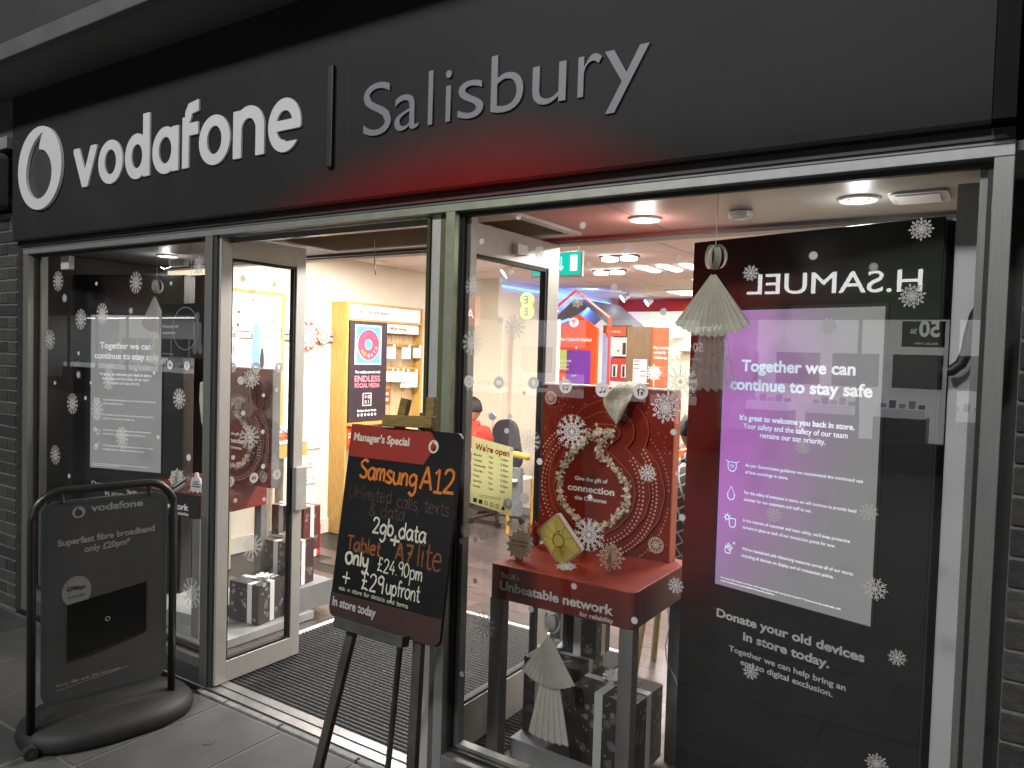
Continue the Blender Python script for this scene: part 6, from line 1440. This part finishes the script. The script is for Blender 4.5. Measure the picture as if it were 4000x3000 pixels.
# ================================================= street opposite (seen mirrored in the glass)
def lit(name, c, e): return mat(name, c, .6, emit=e, ecol=c, noise=.15, nscale=3)
OY = -11.25
def opp(name, label, x0, x1, fascia, win=(.45, 2.35), top=5.2, letters=None, lm=None, glow=('opp_lit_a', (1, 1, 1), 1.25), cat='shop', zf=(2.42, 3.35)):
    t = thing(name, label, cat, ((x0+x1)/2, OY, 0))
    P = PL((0, OY, 0), u=(-1, 0, 0), v=(0, 0, 1))
    BX('wall', mat('opp_wall', (.06, .058, .055), .8, noise=.3, nscale=3, bump=.3), t, x0, x1, OY-.3, OY-.02, zf[1]+.01, top)
    BX('fascia', fascia, t, x0, x1, OY-.2, OY, zf[0], zf[1])
    BX('stall_riser', DARK, t, x0, x1, OY-.2, OY-.01, 0, win[0]); BX('side_pier', DARK, t, x0, x0+.18, OY-.2, OY-.01, win[0]+.001, zf[0]-.001); BX('side_pier', DARK, t, x1-.18, x1, OY-.2, OY-.01, win[0]+.001, zf[0]-.001)
    n = max(2, int((x1-x0-.36)/1.6)); wdt = (x1-x0-.36)/n
    for k in range(1, n): BX('mullion', BLACK, t, x0+.18+k*wdt-.025, x0+.18+k*wdt+.025, OY-.1, OY-.02, win[0]+.001, zf[0]-.001)
    # lit room: back wall glows, floor and ceiling dark, shelves
    BX('room_back', lit(*glow), t, x0+.05, x1-.05, OY-3.0, OY-2.95, 0, 2.6); BX('room_floor', mat('opp_floor', (.35, .35, .35), .4), t, x0+.05, x1-.05, OY-2.94, OY-.21, .0, .02)
    BX('room_ceiling', mat('opp_ceiling', (.6, .6, .6), .7), t, x0+.05, x1-.05, OY-2.94, OY-.21, 2.6, 2.65)
    BX('room_side', mat('opp_side', (.5, .5, .5), .7), t, x0+.0, x0+.049, OY-3, OY-.21, .0, 2.6); BX('room_side', mat('opp_side'), t, x1-.049, x1, OY-3, OY-.21, .0, 2.6)
    BX('light_panel', lit('opp_panel', (1, 1, 1), 7), t, x0+.6, x1-.6, OY-1.7, OY-1.3, 2.57, 2.598)
    for k in range(int((x1-x0)/1.1)):
        x = x0+.5+k*1.1; BX('cabinet', mat('opp_cab_dark', (.06, .06, .06), .4), t, x, x+.8, OY-1.2, OY-.6, .02, .80); BX('cabinet_case', lit('opp_case', (.9, .92, 1), 1.3), t, x+.03, x+.77, OY-1.15, OY-.62, .80, .95)
        BX('wall_case', mat('opp_case_frame', (.10, .10, .10), .5), t, x, x+.85, OY-2.9, OY-2.80, 1.25, 1.9)
        for j in range(5): BX('goods', mat('opp_goods_%d' % (j % 3), ((.6, .6, .6), (.25, .25, .28), (.8, .75, .6))[j % 3], .5), t, x+.05+j*.15, x+.14+j*.15, OY-1.05, OY-.9, .951, 1.02+.06*(j % 2))
    if letters:
        for s, a, z, a1, cap, m in letters: T(t, s, P, a, z, a1, cap, m, bold=.0, ext=.02, off=.0, name='letter')
    return t

# plane coordinate = -X, so a mirrored word still starts at its right hand end
HS = lit('opp_letters_white', (1, 1, 1), 9.0); LW = lit('opp_letters_dim', (1, 1, 1), 2.2)
dk = mat('opp_fascia_dark', (.03, .03, .03), .4); gr_ = mat('opp_fascia_grey', (.07, .07, .07), .5)
opp('jeweller_shop', 'dark fronted jeweller across the street with white lit letters, mirrored in the right window', -4.65, .40, dk, letters=[('H.SAMUEL', 1.25, 2.86, 3.99, .37, HS)])
t = opp('street_shop', 'shop across the street with pale window name', -7.0, -4.67, gr_, glow=('opp_lit_c', (.75, 1, .92), .9))
Pm = PL((0, OY+.02, 0), u=(-1, 0, 0), v=(0, 0, 1)); T(t, 'Warren James', Pm, 4.42, 2.20, 5.40, .14, LW, ext=.01)
def sale(x0, x1, z0, z1, label):
    t = thing('sale_poster', label, 'poster', ((x0+x1)/2, OY, z0), group='half price posters in the opposite windows'); Pm.rect('sheet', mat('sale_sheet', (.20, .03, .03), .5), t, -x1, -x0, z0, z1, .01, .01); w_ = x1-x0
    T(t, '50', Pm, -x1+.12*w_, z0+(z1-z0)*.42, -x1+.60*w_, .17*w_/.45*1.1, LW, bold=.02, off=.022); T(t, '%', Pm, -x1+.64*w_, z0+(z1-z0)*.52, -x1+.82*w_, .08, LW, off=.022); T(t, 'SELECTED', Pm, -x1+.15*w_, z0+.1*(z1-z0), -x1+.7*w_, .03, LW, off=.022)
sale(-1.50, -.90, 1.98, 2.385, 'dark half price poster mirrored beside the pale column'); sale(-5.10, -4.70, 1.62, 2.12, 'red half price poster mirrored left of the purple screen')
t = opp('phone_shop', 'phone shop across the street with round yellow green sign, mirrored in the open door glass', -11.0, -7.02, gr_, glow=('opp_lit_b', (.92, .9, 1), 1.1))
for z in (2.84, 2.59): MB().disc((-8.59, OY+.06, z), .155, .06, 30, 'Y').build('sign_disc', lit('opp_sign_lime', (.55, 1, .05), 11), t); T(t, 'E', Pm, 8.53, z-.085, 8.66, .17, mat('opp_teal', (0, .2, .2), .5), bold=.03, off=.06)
Pm.rect('orange_block', lit('opp_orange', (1, .18, .05), 3.0), t, 9.80, 10.25, 2.30, 2.93, .03, .0); T(t, 'A', Pm, 9.95, 2.45, 10.15, .22, HS, off=.035)
opp('department_store', 'department store across the street with dark letters', -29.5, -20.0, mat('opp_fascia_mid', (.10, .10, .10), .5), letters=[('MARKS & SPENCER', 23.4, 2.98, 28.4, .42, mat('opp_letters_black', (.008, .008, .008), .5))], glow=('opp_lit_d', (1, 1, 1), .35), zf=(2.6, 3.8))
opp('street_shop', 'dim lit shop across the street beside the phone shop', -15.5, -11.05, gr_, glow=('opp_lit_e', (1, 1, 1), .8))
opp('street_shop', 'dim shop across the street beside the department store', -19.95, -15.55, gr_, glow=('opp_lit_f', (1, 1, 1), .5))
opp('street_shop', 'lit shop across the street at the right of the jeweller', .45, 6.0, gr_, glow=('opp_lit_e', (1, 1, 1), .8))
for x, y, lb in ((-5.2, -7.4, 'left'), (-.6, -7.4, 'right')):
    t = thing('street_lamp', 'grey street lamp behind the viewer on the %s side' % lb, 'street lamp', (x, y, 0), group='street lamps in the middle of the street')
    MB().tube([(x, y-.75, 0), (x, y-.75, 6.6), (x, y-.65, 6.98), (x, y-.35, 7.05)], [.06, .045, .035, .03], 12).build('pole', DARK, t, smooth=True); BX('lamp_head', DARK, t, x-.22, x+.22, y-.45, y+.45, 6.98, 7.07, bevel=.02)
bpy.context.view_layer.update()
